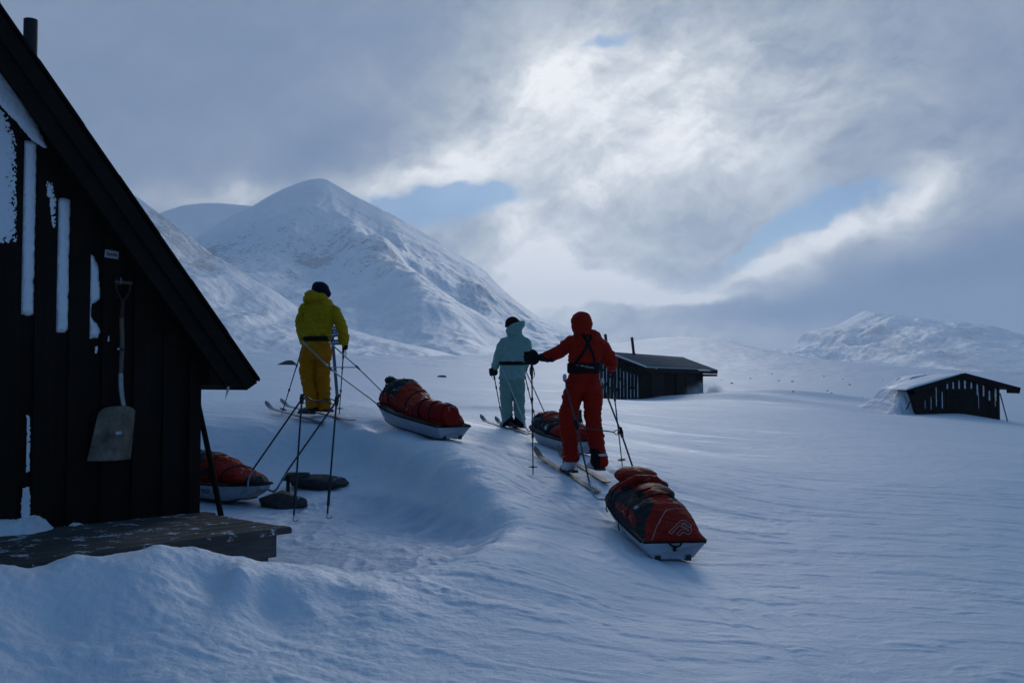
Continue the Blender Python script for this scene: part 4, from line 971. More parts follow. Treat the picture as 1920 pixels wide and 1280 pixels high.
def make_pulk(Rr, Ff, label, Wd=.56):
    M, L = sled_frame(Rr, Ff)
    root = bpy.data.objects.new('tow_sled', None); C.objects.link(root); root.matrix_world = M; tag(root, label, 'sled', 'tow sleds of the ski party'); root['_L'] = L
    bm = bmesh.new(); n = 48; rings = []
    for i in range(n + 1):
        t = i / n; t = t * .995; w, z0, z1 = hull_dims(t, Wd, 1); x = t * L
        rk = -.03 * max(0, 1 - t / .04)
        prof = []
        for k_ in range(25):
            a = k_ / 24; sgn = 1 if a < .5 else -1; b = 1 - abs(2 * a - 1)       # 0 rim .. 1 keel
            if b < .5: yy = w * (1 - .26 * (b / .5) ** 1.4); zz = z1 + (z0 + .045 - z1) * (b / .5)
            else:
                c_ = (b - .5) / .5; yy = w * .74 * (1 - c_ ** 1.2) ; zz = z0 + .045 * (1 - min(1, c_ * 2.6)) ** 2
            prof.append(Vector((x + rk * (1 if zz > z1 - .02 else .0), sgn * yy, zz)))
        rings.append(prof)
    vs = add_loft(bm, rings, closed=False, caps=False)
    bm.faces.new(vs[0])
    bm.faces.new(vs[-1][::-1])
    bm.normal_update(); me_o = bm_obj('hull', bm, M_hull, root); s_ = me_o.modifiers.new('s', 'SOLIDIFY'); s_.thickness = .006; s_.offset = -1
    me_o.matrix_parent_inverse.identity()
    # rim
    path = []
    for i in range(41): t = i / 40 * .995; w, z0, z1 = hull_dims(t, Wd, 1); path.append(Vector((t * L, w + .002, z1)))
    path2 = [Vector((p.x, -p.y, p.z)) for p in path[::-1]]
    bm = bmesh.new(); add_tube(bm, [Vector((-.03, .0, path[0].z))] + [Vector((-.03, path[0].y - .015, path[0].z))] + path + path2 + [Vector((-.03, -path[0].y + .015, path[0].z)), Vector((-.03, -.001, path[0].z))], .010, n=8); bm_obj('rim', bm, M_rim, root)
    for sy in (-1, 1):
        pts = []
        for i in range(26):
            t = i / 25 * .84; w, z0, z1 = hull_dims(t, Wd, 1); pts.append(Vector((t * L, sy * Wd * .22, z0 - .004)))
        bm = bmesh.new(); add_loft(bm, [[p + Vector((0, .019, .004)), p + Vector((0, .019, -.008)), p + Vector((0, -.019, -.008)), p + Vector((0, -.019, .004))] for p in pts]); bm_obj('runner', bm, M_runner, root, smooth=False)
        bm = bmesh.new(); add_box(bm, (-.006, sy * Wd * .22, .028), (.012, .045, .045)); bm_obj('runner_pad', bm, M_runner, root, smooth=False)
    return root, M, L
def bag(name, M, L, prof, Wd, mats, label, cat, seed, fold=.012, voxel=.012, panel=None, extra=None, sm=3, group=None, sink=.012, tap=.20):
    """load lying in a sled: prof = [(t, half-width factor, top z, roundness)]"""
    bm = bmesh.new(); rings = []
    for (t, wf, zt, rd) in prof:
        w, z0, z1 = hull_dims(t, Wd, 1); w = max(.02, (w - .008) * wf); zbm = z1 - sink; rg = []
        for k_ in range(28):
            a = 2 * math.pi * k_ / 28; ca, sa = math.cos(a), math.sin(a); p = 2 / rd
            yy = w * math.copysign(abs(ca) ** p, ca); zz = math.copysign(abs(sa) ** p, sa)
            zz = zbm + (zt - zbm) * (zz * .5 + .5) ; yy *= (1 - tap * max(0, (zz - zbm) / (zt - zbm)) ** 2)
            rg.append(Vector((t * L, yy, zz)))
        rings.append(rg)
    add_loft(bm, rings)
    if extra: extra(bm, L)
    me = remesh(bm, voxel, sm)
    crease = lambda co: np.maximum(0, 1 - 9 * np.abs(fbm(co[:, 0] * 8 + seed * 3 + 4 * co[:, 1], co[:, 1] * 4, co[:, 2] * 6 + 2.2 * co[:, 0], oct=2)))
    displace(me, lambda co, nr: -.55 * fold * crease(co) + .35 * fold * crease(co[:, [1, 0, 2]] * 1.7 + 3) + fold * (fbm(co[:, 0] * 7 + seed, co[:, 1] * 7, co[:, 2] * 9, oct=3) * 1.3 + .8 * (1 - 3.0 * np.abs(fbm(co[:, 0] * 9 + seed * 2 + 3 * co[:, 2], co[:, 1] * 5, co[:, 2] * 5, oct=3))) * .5))
    o = mesh_obj(name, me, mats); o.matrix_world = M; tag(o, label, cat, group)
    if panel:
        for p in me.polygons: p.material_index = panel(p.center, p.normal, L)
    return o
def bvh_of(o):
    me = o.data; M = o.matrix_world
    return BVHTree.FromPolygons([M @ v.co for v in me.vertices], [tuple(p.vertices) for p in me.polygons])
def hug(bvh, M, x, L, n=26, a0=-15, a1=195, dx=0.0, lift=.004, zc=.16):
    """points of a strap drawn tight over a load at length x"""
    pts = []; Mi = M.inverted()
    for i in range(n + 1):
        a = R(a0 + (a1 - a0) * i / n); d = Vector((0, math.cos(a), math.sin(a))); c = Vector((x + dx * math.cos(a), 0, zc))
        o = M @ (c + d * .9); dr = (M.to_3x3() @ (-d)).normalized(); h = bvh.ray_cast(o, dr, .9)
        if h[0] is not None: pts.append(Mi @ (h[0] - dr * lift))
    return pts
def strap(parent, pts, w=.014, th=.003, mat=None, name='strap', n=8):
    if len(pts) < 2: return None
    bm = bmesh.new(); k_ = len(pts); rings = []
    for i, p in enumerate(pts):
        t = (pts[min(i + 1, k_ - 1)] - pts[max(i - 1, 0)]).normalized(); side = Vector((1, 0, 0)) - t * t.x; side.normalize(); nrm = t.cross(side)
        rings.append([p + side * w + nrm * th, p - side * w + nrm * th, p - side * w - nrm * th, p + side * w - nrm * th])
    add_loft(bm, rings); return bm_obj(name, bm, mat or M_rim, parent, smooth=False)
def shaft_obj(root, pts_black, pts_metal, name='shaft', r=.0095, mat_top=None):
    Mi = root.matrix_world.inverted(); bm = bmesh.new(); add_tube(bm, [Mi @ p for p in pts_black], r, n=10); o = bm_obj(name, bm, mat_top or M_shaftb, root)
    if pts_metal:
        bm = bmesh.new(); add_tube(bm, [Mi @ p for p in curve_pts(pts_metal, 6)], r * 1.15, n=10); bm_obj('bent_tube', bm, M_shaftm, o)
    return o
bpy.context.view_layer.update()
# ------------------------------------------------------------------ the near sled, behind the red skier
p1, M1, L1 = make_pulk((1.305, 8.14), (1.085, 9.74), 'near white sled with red zipped bag, towed by the skier in red', .58)
DARKS = [[(612, 870), (640, 872), (700, 868), (760, 900), (845, 925), (835, 955), (806, 1010), (800, 1100), (738, 1066), (762, 1015), (745, 965), (692, 928), (640, 922), (612, 905)], [(690, 862), (722, 846), (790, 880), (835, 925), (800, 935), (740, 895)], [(840, 838), (890, 850), (935, 880), (960, 915), (930, 925), (905, 880), (850, 850)]]
DARKS = [[(881 + x / 2.439, 562 + y / 2.439) for x, y in pl] for pl in DARKS]
def in_poly(x, y, pl):
    c = False
    for i in range(len(pl)):
        (x1, y1), (x2, y2) = pl[i - 1], pl[i]
        if (y1 > y) != (y2 > y) and x < (x2 - x1) * (y - y1) / (y2 - y1) + x1: c = not c
    return c
def to_px(w):
    v = w - Vector((0, 0, CZ)); f = Vector((0, math.cos(PITCH), math.sin(PITCH))); u = Vector((0, -math.sin(PITCH), math.cos(PITCH))); d = v.dot(f)
    return 960 + v.x / d * FPX, 640 - v.dot(u) / d * FPX
def red_panel(c, n, L):
    wv = M1 @ c; nw = M1.to_3x3() @ n
    side = abs(c.y) > .10 and .50 * L < c.x < .95 * L and .24 < c.z < .36 and c.y < 0
    if side: return 2
    if nw.dot(Vector((0, 0, CZ)) - wv) > 0:
        px, py = to_px(wv)
        if any(in_poly(px, py, pl) for pl in DARKS): return 2
    return 1 if (c.z > .40 or .42 * L < c.x < .60 * L) else 0
b1 = bag('sled_bag', M1, L1, [(-.018, 1.0, .20, 3.2), (.0, 1.025, .225, 3.2), (.06, 1.03, .29, 3.0), (.12, 1.03, .35, 2.8), (.20, 1.03, .405, 2.6), (.28, 1.03, .43, 2.5), (.36, 1.03, .42, 2.5), (.46, 1.03, .43, 2.4), (.56, 1.03, .42, 2.4), (.66, 1.03, .42, 2.4), (.76, 1.03, .42, 2.4), (.86, 1.03, .36, 2.5), (.93, 1.02, .30, 2.6), (.975, .9, .26, 2.4)], .58,
    [M_bagred, M_bagred2, M_bagdark], 'red and black sled bag with white outline logo on its sloping rear flap', 'bag', 2.0, fold=.008, voxel=.009, sm=3, panel=red_panel, tap=.36,
    extra=lambda bm, L: (add_ellipsoid(bm, (.80 * L, -.02, .435), (.20, .20, .075)), add_ellipsoid(bm, (.42 * L, -.03, .405), (.24, .17, .07)), add_tube(bm, [(.62 * L, .20, .38), (.60 * L, .05, .465), (.60 * L, -.12, .455), (.62 * L, -.22, .38)], .045, n=12)))
bpy.context.view_layer.update(); bv1 = bvh_of(b1)
for x, dx in ((.30 * L1, .0), (.53 * L1, .10), (.70 * L1, -.04)):
    strap(b1, hug(bv1, M1, x, L1, dx=dx), .013, .003)
bm = bmesh.new(); Mi = M1.inverted()
pp = hug(bv1, M1, .33 * L1, L1, a0=60, a1=85)
if pp: add_tube(bm, curve_pts([pp[0], pp[0] + Vector((.03, .02, .035)), pp[0] + Vector((.07, .01, .03)), pp[-1] + Vector((.08, 0, .01))], 5), .007, n=8); bm_obj('cord_loop', bm, M_rim, b1)
# seam piping round the rear flap and logo drawn from the photograph onto the flap
def cast_px(bvh, px, py, lift=.004, off=0.0):
    o = Vector((0, 0, CZ)); d = (P(px, py, 5) - o).normalized(); h = bvh.ray_cast(o, d)
    return None if h[0] is None else h[0] - d * lift
def draw(bvh, parent, pxs, r, mat, name, closed=False, sub=4):
    Mi = parent.matrix_world.inverted(); dense = []
    q = [Vector((a, b, 0)) for a, b in pxs] + ([Vector((*pxs[0], 0))] if closed else [])
    for i in range(len(q) - 1):
        for k_ in range(sub): dense.append(q[i].lerp(q[i + 1], k_ / sub))
    dense.append(q[-1]); pts = [cast_px(bvh, v.x, v.y) for v in dense]; pts = [Mi @ v for v in pts if v is not None]
    if len(pts) < 2: return None
    bm = bmesh.new(); add_tube(bm, pts, r, n=6); return bm_obj(name, bm, mat, parent)
lg = lambda pts: [(1235 + a / 11.64, 950 + b / 11.64) for a, b in pts]
M_logo = plastic('logo_line', (.42, .38, .36), rough=.7)
LOGO = [[(218, 560), (300, 478), (380, 400), (440, 335), (480, 300), (520, 286), (570, 292), (625, 328), (680, 380), (715, 400), (705, 435), (690, 436), (640, 418), (600, 385), (570, 352), (540, 342), (515, 345)],
        [(218, 560), (280, 582), (360, 500), (440, 410), (470, 412), (540, 455), (590, 490), (640, 532), (665, 515), (655, 495), (610, 462)],
        [(515, 345), (490, 375), (540, 425), (600, 462), (592, 488)], [(690, 436), (715, 470), (718, 520), (690, 570), (650, 597), (610, 588), (560, 545), (530, 545), (490, 585), (450, 625), (400, 585), (440, 540), (490, 495), (540, 482)], [(525, 385), (560, 360), (590, 400), (640, 440), (685, 445)]]
for s_ in LOGO: draw(bv1, b1, lg(s_), .0021, M_logo, 'logo')
draw(bv1, b1, lg([(0, 380), (60, 240), (130, 110), (230, 50), (380, 25), (540, 40), (680, 75), (790, 140), (870, 260), (940, 420), (1000, 600), (1030, 760)]), .002, M_logo, 'piping')
draw(bv1, b1, [(1222, 1012), (1232, 985), (1243, 965), (1250, 955)], .002, M_logo, 'piping')
# lettering on the side panel, drawn as white strokes of snow-filled writing
for s_ in ([(1152, 945), (1155, 962)], [(1151, 950), (1158, 948)], [(1160, 952), (1163, 968)], [(1160, 960), (1168, 957)], [(1169, 958), (1172, 972), (1177, 969)], [(1180, 966), (1184, 979)], [(1181, 967), (1187, 966)]):
    draw(bv1, b1, s_, .0016, M_logo, 'lettering', sub=3)
# snow patches on the flap, buckle and handle on the stern
bm = bmesh.new(); add_tube(bm, curve_pts([(-.040, .05, .175), (-.055, .03, .145), (-.058, -.03, .140), (-.040, -.06, .175)], 5), .008, n=8); bm_obj('handle', bm, M_rim, p1)
bm = bmesh.new(); add_box(bm, (-.038, .0, .118), (.010, .030, .045)); bm_obj('strap_end', bm, M_rim, p1, smooth=False)
for x in (.40, .75):
    w, z0, z1 = hull_dims(x, .58, 1)
    for sy in (1, -1):
        bm = bmesh.new(); add_tube(bm, [(x * L1, sy * (w + .006), z1 + .02), (x * L1 - .01, sy * (w + .010), z1 - .04), (x * L1 - .02, sy * (w + .0), z1 - .075)], .011, n=6, ry=.004); bm_obj('strap_end', bm, M_rim, p1)
def hull_attach(M, L, sy): return M @ Vector((L * .90, sy * .17, .17))
# shafts up to the harness
def pt_(px, py, Y): return P(px, py, Y)
shaft_obj(p1, [pt_(1060, 714, 10.92), pt_(1081, 798, 10.45), pt_(1105, 904, 9.98)], [pt_(1104, 902, 9.99), pt_(1110, 920, 9.92), pt_(1120, 934, 9.82), hull_attach(M1, L1, 1)])
shaft_obj(p1, [pt_(1129, 718, 10.80), pt_(1164, 809, 10.35), pt_(1188, 880, 9.98)], [pt_(1188, 880, 9.98), pt_(1196, 905, 9.90), pt_(1206, 925, 9.78), hull_attach(M1, L1, -1)])
Mi1 = M1.inverted()
bm = bmesh.new(); add_tube(bm, [Mi1 @ p for p in curve_pts([pt_(1082, 797, 10.44), pt_(1110, 804, 10.40), pt_(1140, 808, 10.38), pt_(1152, 810, 10.37)], 4)], .006, n=8)
for s_ in (-1, 1): add_tube(bm, [Mi1 @ p for p in curve_pts([pt_(1150, 810, 10.37), pt_(1156, 810 + s_ * 4, 10.36), pt_(1164, 810 + s_ * 3, 10.35)], 4)], .005, n=6)
bm_obj('crossbar', bm, M_shaftb, p1)
bm = bmesh.new(); add_tube(bm, [Mi1 @ pt_(1085, 792, 10.44), Mi1 @ pt_(1097, 798, 10.43)], .007, n=8); bm_obj('crossbar_sleeve', bm, plastic('bare_wood_tone', (.35, .26, .22), rough=.5), p1)
for (px, py, Y) in ((1080.5, 797, 10.45), (1165, 810, 10.35)):
    bm = bmesh.new(); add_tube(bm, [Mi1 @ pt_(px - 2, py - 9, Y + .03), Mi1 @ pt_(px, py, Y), Mi1 @ pt_(px + 2, py + 9, Y - .03)], [.014, .021, .015], n=10); bm_obj('joint', bm, M_rim, p1)
for (px, py, Y) in ((1058.5, 708, 10.93), (1129.5, 716, 10.82)):
    bm = bmesh.new(); add_ellipsoid(bm, Mi1 @ pt_(px, py, Y), (.022, .022, .045)); me = remesh(bm, .006, 2); displace(me, lambda co, nr: .010 * fbm(co[:, 0] * 30, co[:, 1] * 30, co[:, 2] * 30)); mesh_obj('wrapped_clip', me, M_tape, p1)
# ------------------------------------------------------------------ yellow skier's sled
p2, M2, L2_ = make_pulk((-.72, 11.98), (-1.68, 12.98), 'white sled under an orange tarp, towed by the skier in yellow', .56)
def tarp_panel(c, n, L):
    t = c.x / L
    if t > .62 and c.z > .40: return 1
    return 0
b2 = bag('sled_load', M2, L2_, [(.02, .8, .24, 2.3), (.06, .9, .30, 2.2), (.14, .95, .34, 2.2), (.24, .97, .375, 2.1), (.34, .98, .40, 2.1), (.44, .98, .42, 2.1), (.54, .98, .49, 2.1), (.62, .97, .565, 2.2), (.70, .96, .585, 2.3), (.78, .96, .575, 2.3), (.86, .95, .53, 2.2), (.93, .95, .42, 2.2), (.98, .8, .28, 2.1)], .56,
    [M_orange, M_green], 'frosted orange tarp bundle with dark green top lashed in the middle sled', 'load', 5.5, fold=.014, voxel=.010, panel=tarp_panel,
    extra=lambda bm, L: (add_ellipsoid(bm, (.90 * L, .03, .53), (.07, .09, .05)),))
bpy.context.view_layer.update(); bv2 = bvh_of(b2)
for x, dx in ((.32 * L2_, .05), (.52 * L2_, -.10), (.68 * L2_, .08), (.86 * L2_, -.04), (.86 * L2_, .12)): strap(b2, hug(bv2, M2, x, L2_, dx=dx), .009, .003)
def rolled_sack(M, c, axis, ln, r, label, seed):
    bm = bmesh.new(); ax_ = Vector(axis).normalized(); a = Vector(c) - ax_ * ln / 2
    add_tube(bm, [a + ax_ * ln * t for t in (0, .03, .10, .25, .5, .75, .90, .97, 1.0)], [r * q_ for q_ in (.55, .82, .97, 1, 1.03, 1, .97, .82, .55)], n=24)
    me = remesh(bm, .010, 3); displace(me, lambda co, nr: .007 * fbm(co[:, 0] * 10 + seed, co[:, 1] * 10, co[:, 2] * 10, oct=3))
    o = mesh_obj('dry_sack', me, M_bagred2b); o.matrix_world = M; tag(o, label, 'sack', 'red sacks on the orange-tarped sled')
    for s_ in (-.18, .22):
        cc = Vector(c) + ax_ * ln * s_; fa, fb = frame_of(ax_); bmr = bmesh.new(); rr_ = r * 1.035
        pts = [cc + fa * math.cos(2 * math.pi * k_ / 24) * rr_ + fb * math.sin(2 * math.pi * k_ / 24) * rr_ for k_ in range(25)]
        add_tube(bmr, pts, .010, n=6, caps=False); bm_obj('strap', bmr, M_rim, o)
    return o
M_bagred2b = cloth('sack_red', (.25, .008, .006), rough=.55, var=.2, scale=18, bump=.002, snow=.05)
rolled_sack(M2, (.25, .15, .315), (1, .06, .0), .46, .125, 'red round sack strapped on the near side of the orange-tarped sled\'s tail', 1.0)
rolled_sack(M2, (.06, .06, .30), (1, -.35, 0), .26, .122, 'red round sack hanging past the stern of the orange-tarped sled', 3.0)
sh2 = shaft_obj(p2, [pt_(567, 640, 13.15), pt_(620, 692, 13.0), pt_(700, 751, 12.90)], [pt_(699, 750.5, 12.9), pt_(711, 760, 12.88), M2 @ Vector((L2_ * .93, .16, .19))], mat_top=M_shaftm)
sh2 = shaft_obj(p2, [pt_(616, 640, 13.15), pt_(671, 689, 13.2), pt_(716, 733, 13.12)], [pt_(715, 732, 13.12), pt_(722, 739, 13.1), M2 @ Vector((L2_ * .93, -.16, .19))], mat_top=M_shaftm)
Mi2 = M2.inverted()
bm = bmesh.new(); add_tube(bm, [Mi2 @ pt_(619, 688.5, 13.0), Mi2 @ pt_(670, 688.5, 13.2)], .007, n=8); bm_obj('crossbar', bm, M_shaftm, p2)
for (px, py, Y) in ((620, 691, 13.0), (671, 689, 13.2)):
    bm = bmesh.new(); add_tube(bm, [Mi2 @ pt_(px - 4, py - 4, Y), Mi2 @ pt_(px + 4, py + 4, Y)], .013, n=8); bm_obj('joint', bm, M_shaftb, p2)
# ------------------------------------------------------------------ mint skier's sled
p3, M3, L3_ = make_pulk((.865, 12.35), (.375, 13.75), 'plain white sled standing behind the red skier\'s legs, towed by the mint skier', .56)
def mint_panel(c, n, L): return 1 if (c.z < .37 + .03 * math.sin(c.x * 14) and c.x > .30 * L) else 0
b3 = bag('sled_load', M3, L3_, [(.02, .9, .24, 2.3), (.08, .95, .30, 2.3), (.20, .96, .33, 2.2), (.35, .97, .35, 2.2), (.5, .97, .38, 2.2), (.62, .97, .42, 2.2), (.74, .96, .44, 2.2), (.84, .95, .40, 2.2), (.92, .93, .32, 2.2), (.975, .75, .25, 2.1)], .56,
    [M_bagred, cloth('frosted_net', (.02, .022, .026), rough=.8, var=.6, scale=30, bump=.004, snow=.75)], 'red load under snowy black netting in the sled behind the red skier\'s legs', 'load', 9.1, fold=.016, voxel=.010, panel=mint_panel,
    extra=lambda bm, L: (add_box(bm, (.36 * L, -.05, .42), (.24, .22, .16)),))
for p in b3.data.polygons:
    if p.center.z > .37 and .20 * L3_ < p.center.x < .52 * L3_: p.material_index = 1
bpy.context.view_layer.update(); bv3 = bvh_of(b3)
for x, dx in ((.3 * L3_, .05), (.62 * L3_, -.08), (.80 * L3_, .06)): strap(b3, hug(bv3, M3, x, L3_, dx=dx), .009, .003)
shaft_obj(p3, [pt_(940, 685, 15.05), pt_(962, 739, 14.7), pt_(984, 793, 14.25)], [pt_(984, 793, 14.25), pt_(987, 803, 14.1), pt_(994, 808, 14.0), M3 @ Vector((L3_ * .93, .17, .19))], mat_top=M_shaftm)
shaft_obj(p3, [pt_(983, 689, 15.05), pt_(1003, 733, 14.6), pt_(1022, 775, 14.0)], [pt_(1022, 775, 14.0), pt_(1026, 786, 13.9), M3 @ Vector((L3_ * .93, -.17, .19))], mat_top=M_shaftm)
# ------------------------------------------------------------------ parked sled in the hollow, shafts folded to stand up
p4, M4, L4_ = make_pulk((-3.95, 11.45), (-2.62, 10.62), 'white sled parked in the pit beside the cabin with its shafts propped upright', .56)
def park_panel(c, n, L):
    t = c.x / L
    if t > .90: return 1
    if c.z > .36 and t < .52: return 1
    return 1 if (.26 < c.z < .34 and .38 < t < .62) else 0
b4 = bag('sled_bag', M4, L4_, [(.02, .9, .30, 2.3), (.08, .95, .40, 2.2), (.20, .96, .47, 2.2), (.35, .96, .49, 2.2), (.50, .96, .49, 2.2), (.62, .95, .45, 2.2), (.74, .94, .37, 2.2), (.84, .93, .33, 2.2), (.92, .92, .29, 2.2), (.98, .8, .24, 2.1)], .56,
    [M_bagred, M_bagdark], 'red and black bag zipped in the parked sled beside the cabin', 'bag', 12.4, fold=.014, voxel=.010, panel=park_panel)
bpy.context.view_layer.update(); bv4 = bvh_of(b4)
for x, dx in ((.35 * L4_, .05), (.56 * L4_, -.08), (.75 * L4_, .04)): strap(b4, hug(bv4, M4, x, L4_, dx=dx), .009, .003)
j1, j2 = pt_(566, 748, 9.75), pt_(631, 752, 9.95)
shaft_obj(p4, [pt_(570, 738, 9.72), j1, pt_(474, 880, 10.45)], [pt_(474, 880, 10.45), pt_(466, 900, 10.47), pt_(463, 920, 10.48), M4 @ Vector((L4_ * .90, -.20, .12))])
shaft_obj(p4, [pt_(638, 738, 9.92), j2, pt_(539, 882, 10.65)], [pt_(539, 882, 10.65), pt_(527, 903, 10.68), pt_(515, 920, 10.68), M4 @ Vector((L4_ * .95, .12, .14))])
Mi4 = M4.inverted()
for (j, e, h) in ((j1, pt_(551, 966, 9.55), pt_(550, 975, 9.5)), (j2, pt_(614, 962, 9.7), pt_(613, 970, 9.65))):
    bm = bmesh.new(); add_tube(bm, [Mi4 @ j, Mi4 @ e], .0095, n=10); o = bm_obj('shaft', bm, M_shaftb, p4)
    bm = bmesh.new(); add_tube(bm, [Mi4 @ j.lerp(e, .70), Mi4 @ j.lerp(e, .93)], .014, n=10); bm_obj('grip_sleeve', bm, M_runner, o)
    bm = bmesh.new(); add_tube(bm, curve_pts([Mi4 @ e, Mi4 @ h, Mi4 @ (h + Vector((.035, 0, -.004))), Mi4 @ (h + Vector((.05, 0, .012)))], 4), .006, n=6); bm_obj('snap_hook', bm, M_shaftm, o)
    bm = bmesh.new(); add_tube(bm, [Mi4 @ (j + Vector((0, 0, .05))), Mi4 @ j, Mi4 @ (j - Vector((0, 0, .05)))], [.014, .024, .014], n=10); bm_obj('joint', bm, M_runner, p4)
bm = bmesh.new(); add_tube(bm, [Mi4 @ p for p in curve_pts([j1, pt_(575, 744, 9.76), pt_(586, 750, 9.8), pt_(608, 751, 9.88), pt_(620, 748, 9.92), j2], 5)], .006, n=8)
add_tube(bm, [Mi4 @ p for p in curve_pts([pt_(569, 755, 9.75), pt_(578, 754, 9.78), pt_(588, 750, 9.8)], 4)], .0045, n=6); add_tube(bm, [Mi4 @ p for p in curve_pts([pt_(608, 751, 9.88), pt_(618, 756, 9.92), pt_(629, 758, 9.95)], 4)], .0045, n=6)
bm_obj('crossbar', bm, M_shaftb, p4)
def hull_text(root, M, L, txt, t, size, side, Wd=.56, mat=None):
    me = text_mesh(txt, size, bold=size * .02); w, z0, z1 = hull_dims(t, Wd, 1)
    for v in me.vertices:
        tt = t + v.co.x / L * (-1 if side > 0 else 1); w, z0, z1 = hull_dims(min(.97, max(0, tt)), Wd, 1); h = .095 + v.co.y; b = (z1 - h) / (z1 - z0 - .045) * .5
        v.co = Vector((tt * L, side * (w * (1 - .26 * (max(0, b) / .5) ** 1.4) + .004), h + z0 * .5))
    mesh_obj('lettering', me, mat or M_ink, root)
hull_text(p4, M4, L4_, 'KGT  KI', .62, .065, -1, mat=M_ink); hull_text(p4, M4, L4_, 'PULKEN', .20, .055, -1, mat=M_ink)
# ================================================================== PEOPLE
M_skin, N, b_, o_ = material('skin'); N.set(b_.inputs['Base Color'], N.ramp(N.noise(objco(N), 30, 4), [(.3, (.40, .24, .18)), (.7, (.48, .30, .23))])); b_.inputs['Roughness'].default_value = .5
M_hair = plastic('hair', (.05, .032, .02), rough=.6); M_glove = cloth('black_glove', (.012, .012, .014), rough=.65, scale=60, bump=.002)
M_boot = plastic('boot_light', (.50, .52, .55), rough=.5, scale=20, var=.3); M_bootblack = plastic('boot_black', (.014, .015, .018), rough=.5, scale=20)
M_belt = cloth('belt_black', (.008, .008, .009), rough=.7, scale=90, bump=.001)
M_skiw = plastic('ski_topsheet_pale', (.13, .115, .09), rough=.6, scale=6, var=.5); M_skib = plastic('ski_topsheet_blue', (.11, .15, .20), rough=.55, scale=6, var=.4); M_metal = plastic('binding_metal', (.20, .21, .23), metal=.7)
M_pole = plastic('pole_black', (.012, .013, .016), rough=.35, metal=.2); M_poleblue = plastic('pole_blue_band', (.04, .16, .30), rough=.4)
def head_mesh(bm, c, yaw, pitch=0, k=1.0):
    """skull, jaw, nose, brow, ears; face looks along +Y turned by yaw (left positive)"""
    Rm = Matrix.Rotation(yaw, 3, 'Z') @ Matrix.Rotation(pitch, 3, 'X'); f = lambda x, y, z: Vector(c) + Rm @ Vector((x, y, z)) * k
    def el(p, r): add_ellipsoid(bm, f(*p), tuple(q_ * k for q_ in r), Rm)
    el((0, -.012, .022), (.076, .096, .098)); el((0, .030, -.050), (.056, .060, .062)); el((0, .052, -.085), (.028, .026, .022))
    el((0, .088, -.018), (.012, .020, .026)); el((0, .098, -.034), (.016, .014, .010)); el((0, .076, .022), (.052, .018, .012))
    for s_ in (-1, 1):
        el((s_ * .077, -.005, -.012), (.010, .020, .032)); el((s_ * .040, .062, -.022), (.022, .022, .016)); el((s_ * .031, .078, .006), (.013, .010, .009))
    el((0, .076, -.058), (.024, .014, .006)); el((0, .074, -.069), (.021, .013, .006))
def person_rig(px, py, Y, s):
    g = P(px, py, Y); z = gz(g.x, g.y); O = Vector((g.x, Y, z))
    def L(a, b, dy=0.0): return P(a, b, Y + dy) - O
    return O, L, s
def tube_px(bm, L, s, secs, n=18, ref=Vector((0, 1, 0)), extra=0.0):
    """secs: (px, py, dy, r_side_px[, r_depth_px])"""
    pts = [L(a[0], a[1], a[2]) for a in secs]; r1 = [a[3] / s + extra for a in secs]; r2 = [(a[4] if len(a) > 4 else a[3]) / s + extra for a in secs]
    # smooth the path a little
    P2, R1, R2 = [], [], []; k_ = len(pts)
    cp_ = curve_pts(pts, 4)
    for i, p in enumerate(cp_):
        t = i / 4; j = min(int(t), k_ - 2); f = t - j; P2.append(p); R1.append(r1[j] * (1 - f) + r1[j + 1] * f); R2.append(r2[j] * (1 - f) + r2[j + 1] * f)
    add_tube(bm, P2, R1, n=n, ref=ref, ry=R2)
def wrinkle(seed, amp, horiz=1.0):
    def f(co, nr):
        a = fbm(co[:, 0] * 5 + seed, co[:, 1] * 5, co[:, 2] * (9 * horiz), oct=4, gain=.55)
        b = 1 - 2.2 * np.abs(fbm(co[:, 0] * 7 + seed * 2 + 2.5 * co[:, 2], co[:, 1] * 6, co[:, 2] * 11 * horiz + seed, oct=3))
        cr = np.maximum(0, 1 - 7 * np.abs(fbm(co[:, 0] * 4 + seed * 5 + 3 * co[:, 2], co[:, 1] * 4, co[:, 2] * 8 * horiz, oct=2)))
        return amp * (1.0 * a + .8 * b + .8 * cr)
    return f
def pmesh(name, bm, mat, par, vox=.011, sm=4, fn=None):
    me = remesh(bm, vox, sm)
    if fn: displace(me, fn)
    return mesh_obj(name, me, mat, par)
def wbvh(o, O): return BVHTree.FromPolygons([v.co + O for v in o.data.vertices], [tuple(p.vertices) for p in o.data.polygons])
def band_px(bvhs, O, pxs, w, th, parent, name, mat, lift=.003):
    """flat webbing laid on a garment along a photo path (then a real strap on the back)"""
    q_ = [Vector((a, b, 0)) for a, b in pxs]; dense = []
    for i in range(len(q_) - 1):
        for k_ in range(8): dense.append(q_[i].lerp(q_[i + 1], k_ / 8))
    dense.append(q_[-1]); pts = []
    for v in dense:
        best = None
        for bv in bvhs:
            h = cast_px(bv, v.x, v.y, lift)
            if h is not None and (best is None or h.y < best.y): best = h
        if best is not None: pts.append(best - O)
    if len(pts) < 3: return None
    bm = bmesh.new(); rings = []; k_ = len(pts)
    for i, p in enumerate(pts):
        t = (pts[min(i + 1, k_ - 1)] - pts[max(i - 1, 0)]).normalized(); nrm = Vector((0, -1, 0)); side = t.cross(nrm).normalized()
        rings.append([p + side * w + nrm * th, p - side * w + nrm * th, p - side * w - nrm * th * 2, p + side * w - nrm * th * 2])
    add_loft(bm, rings); return bm_obj(name, bm, mat, parent, smooth=False)
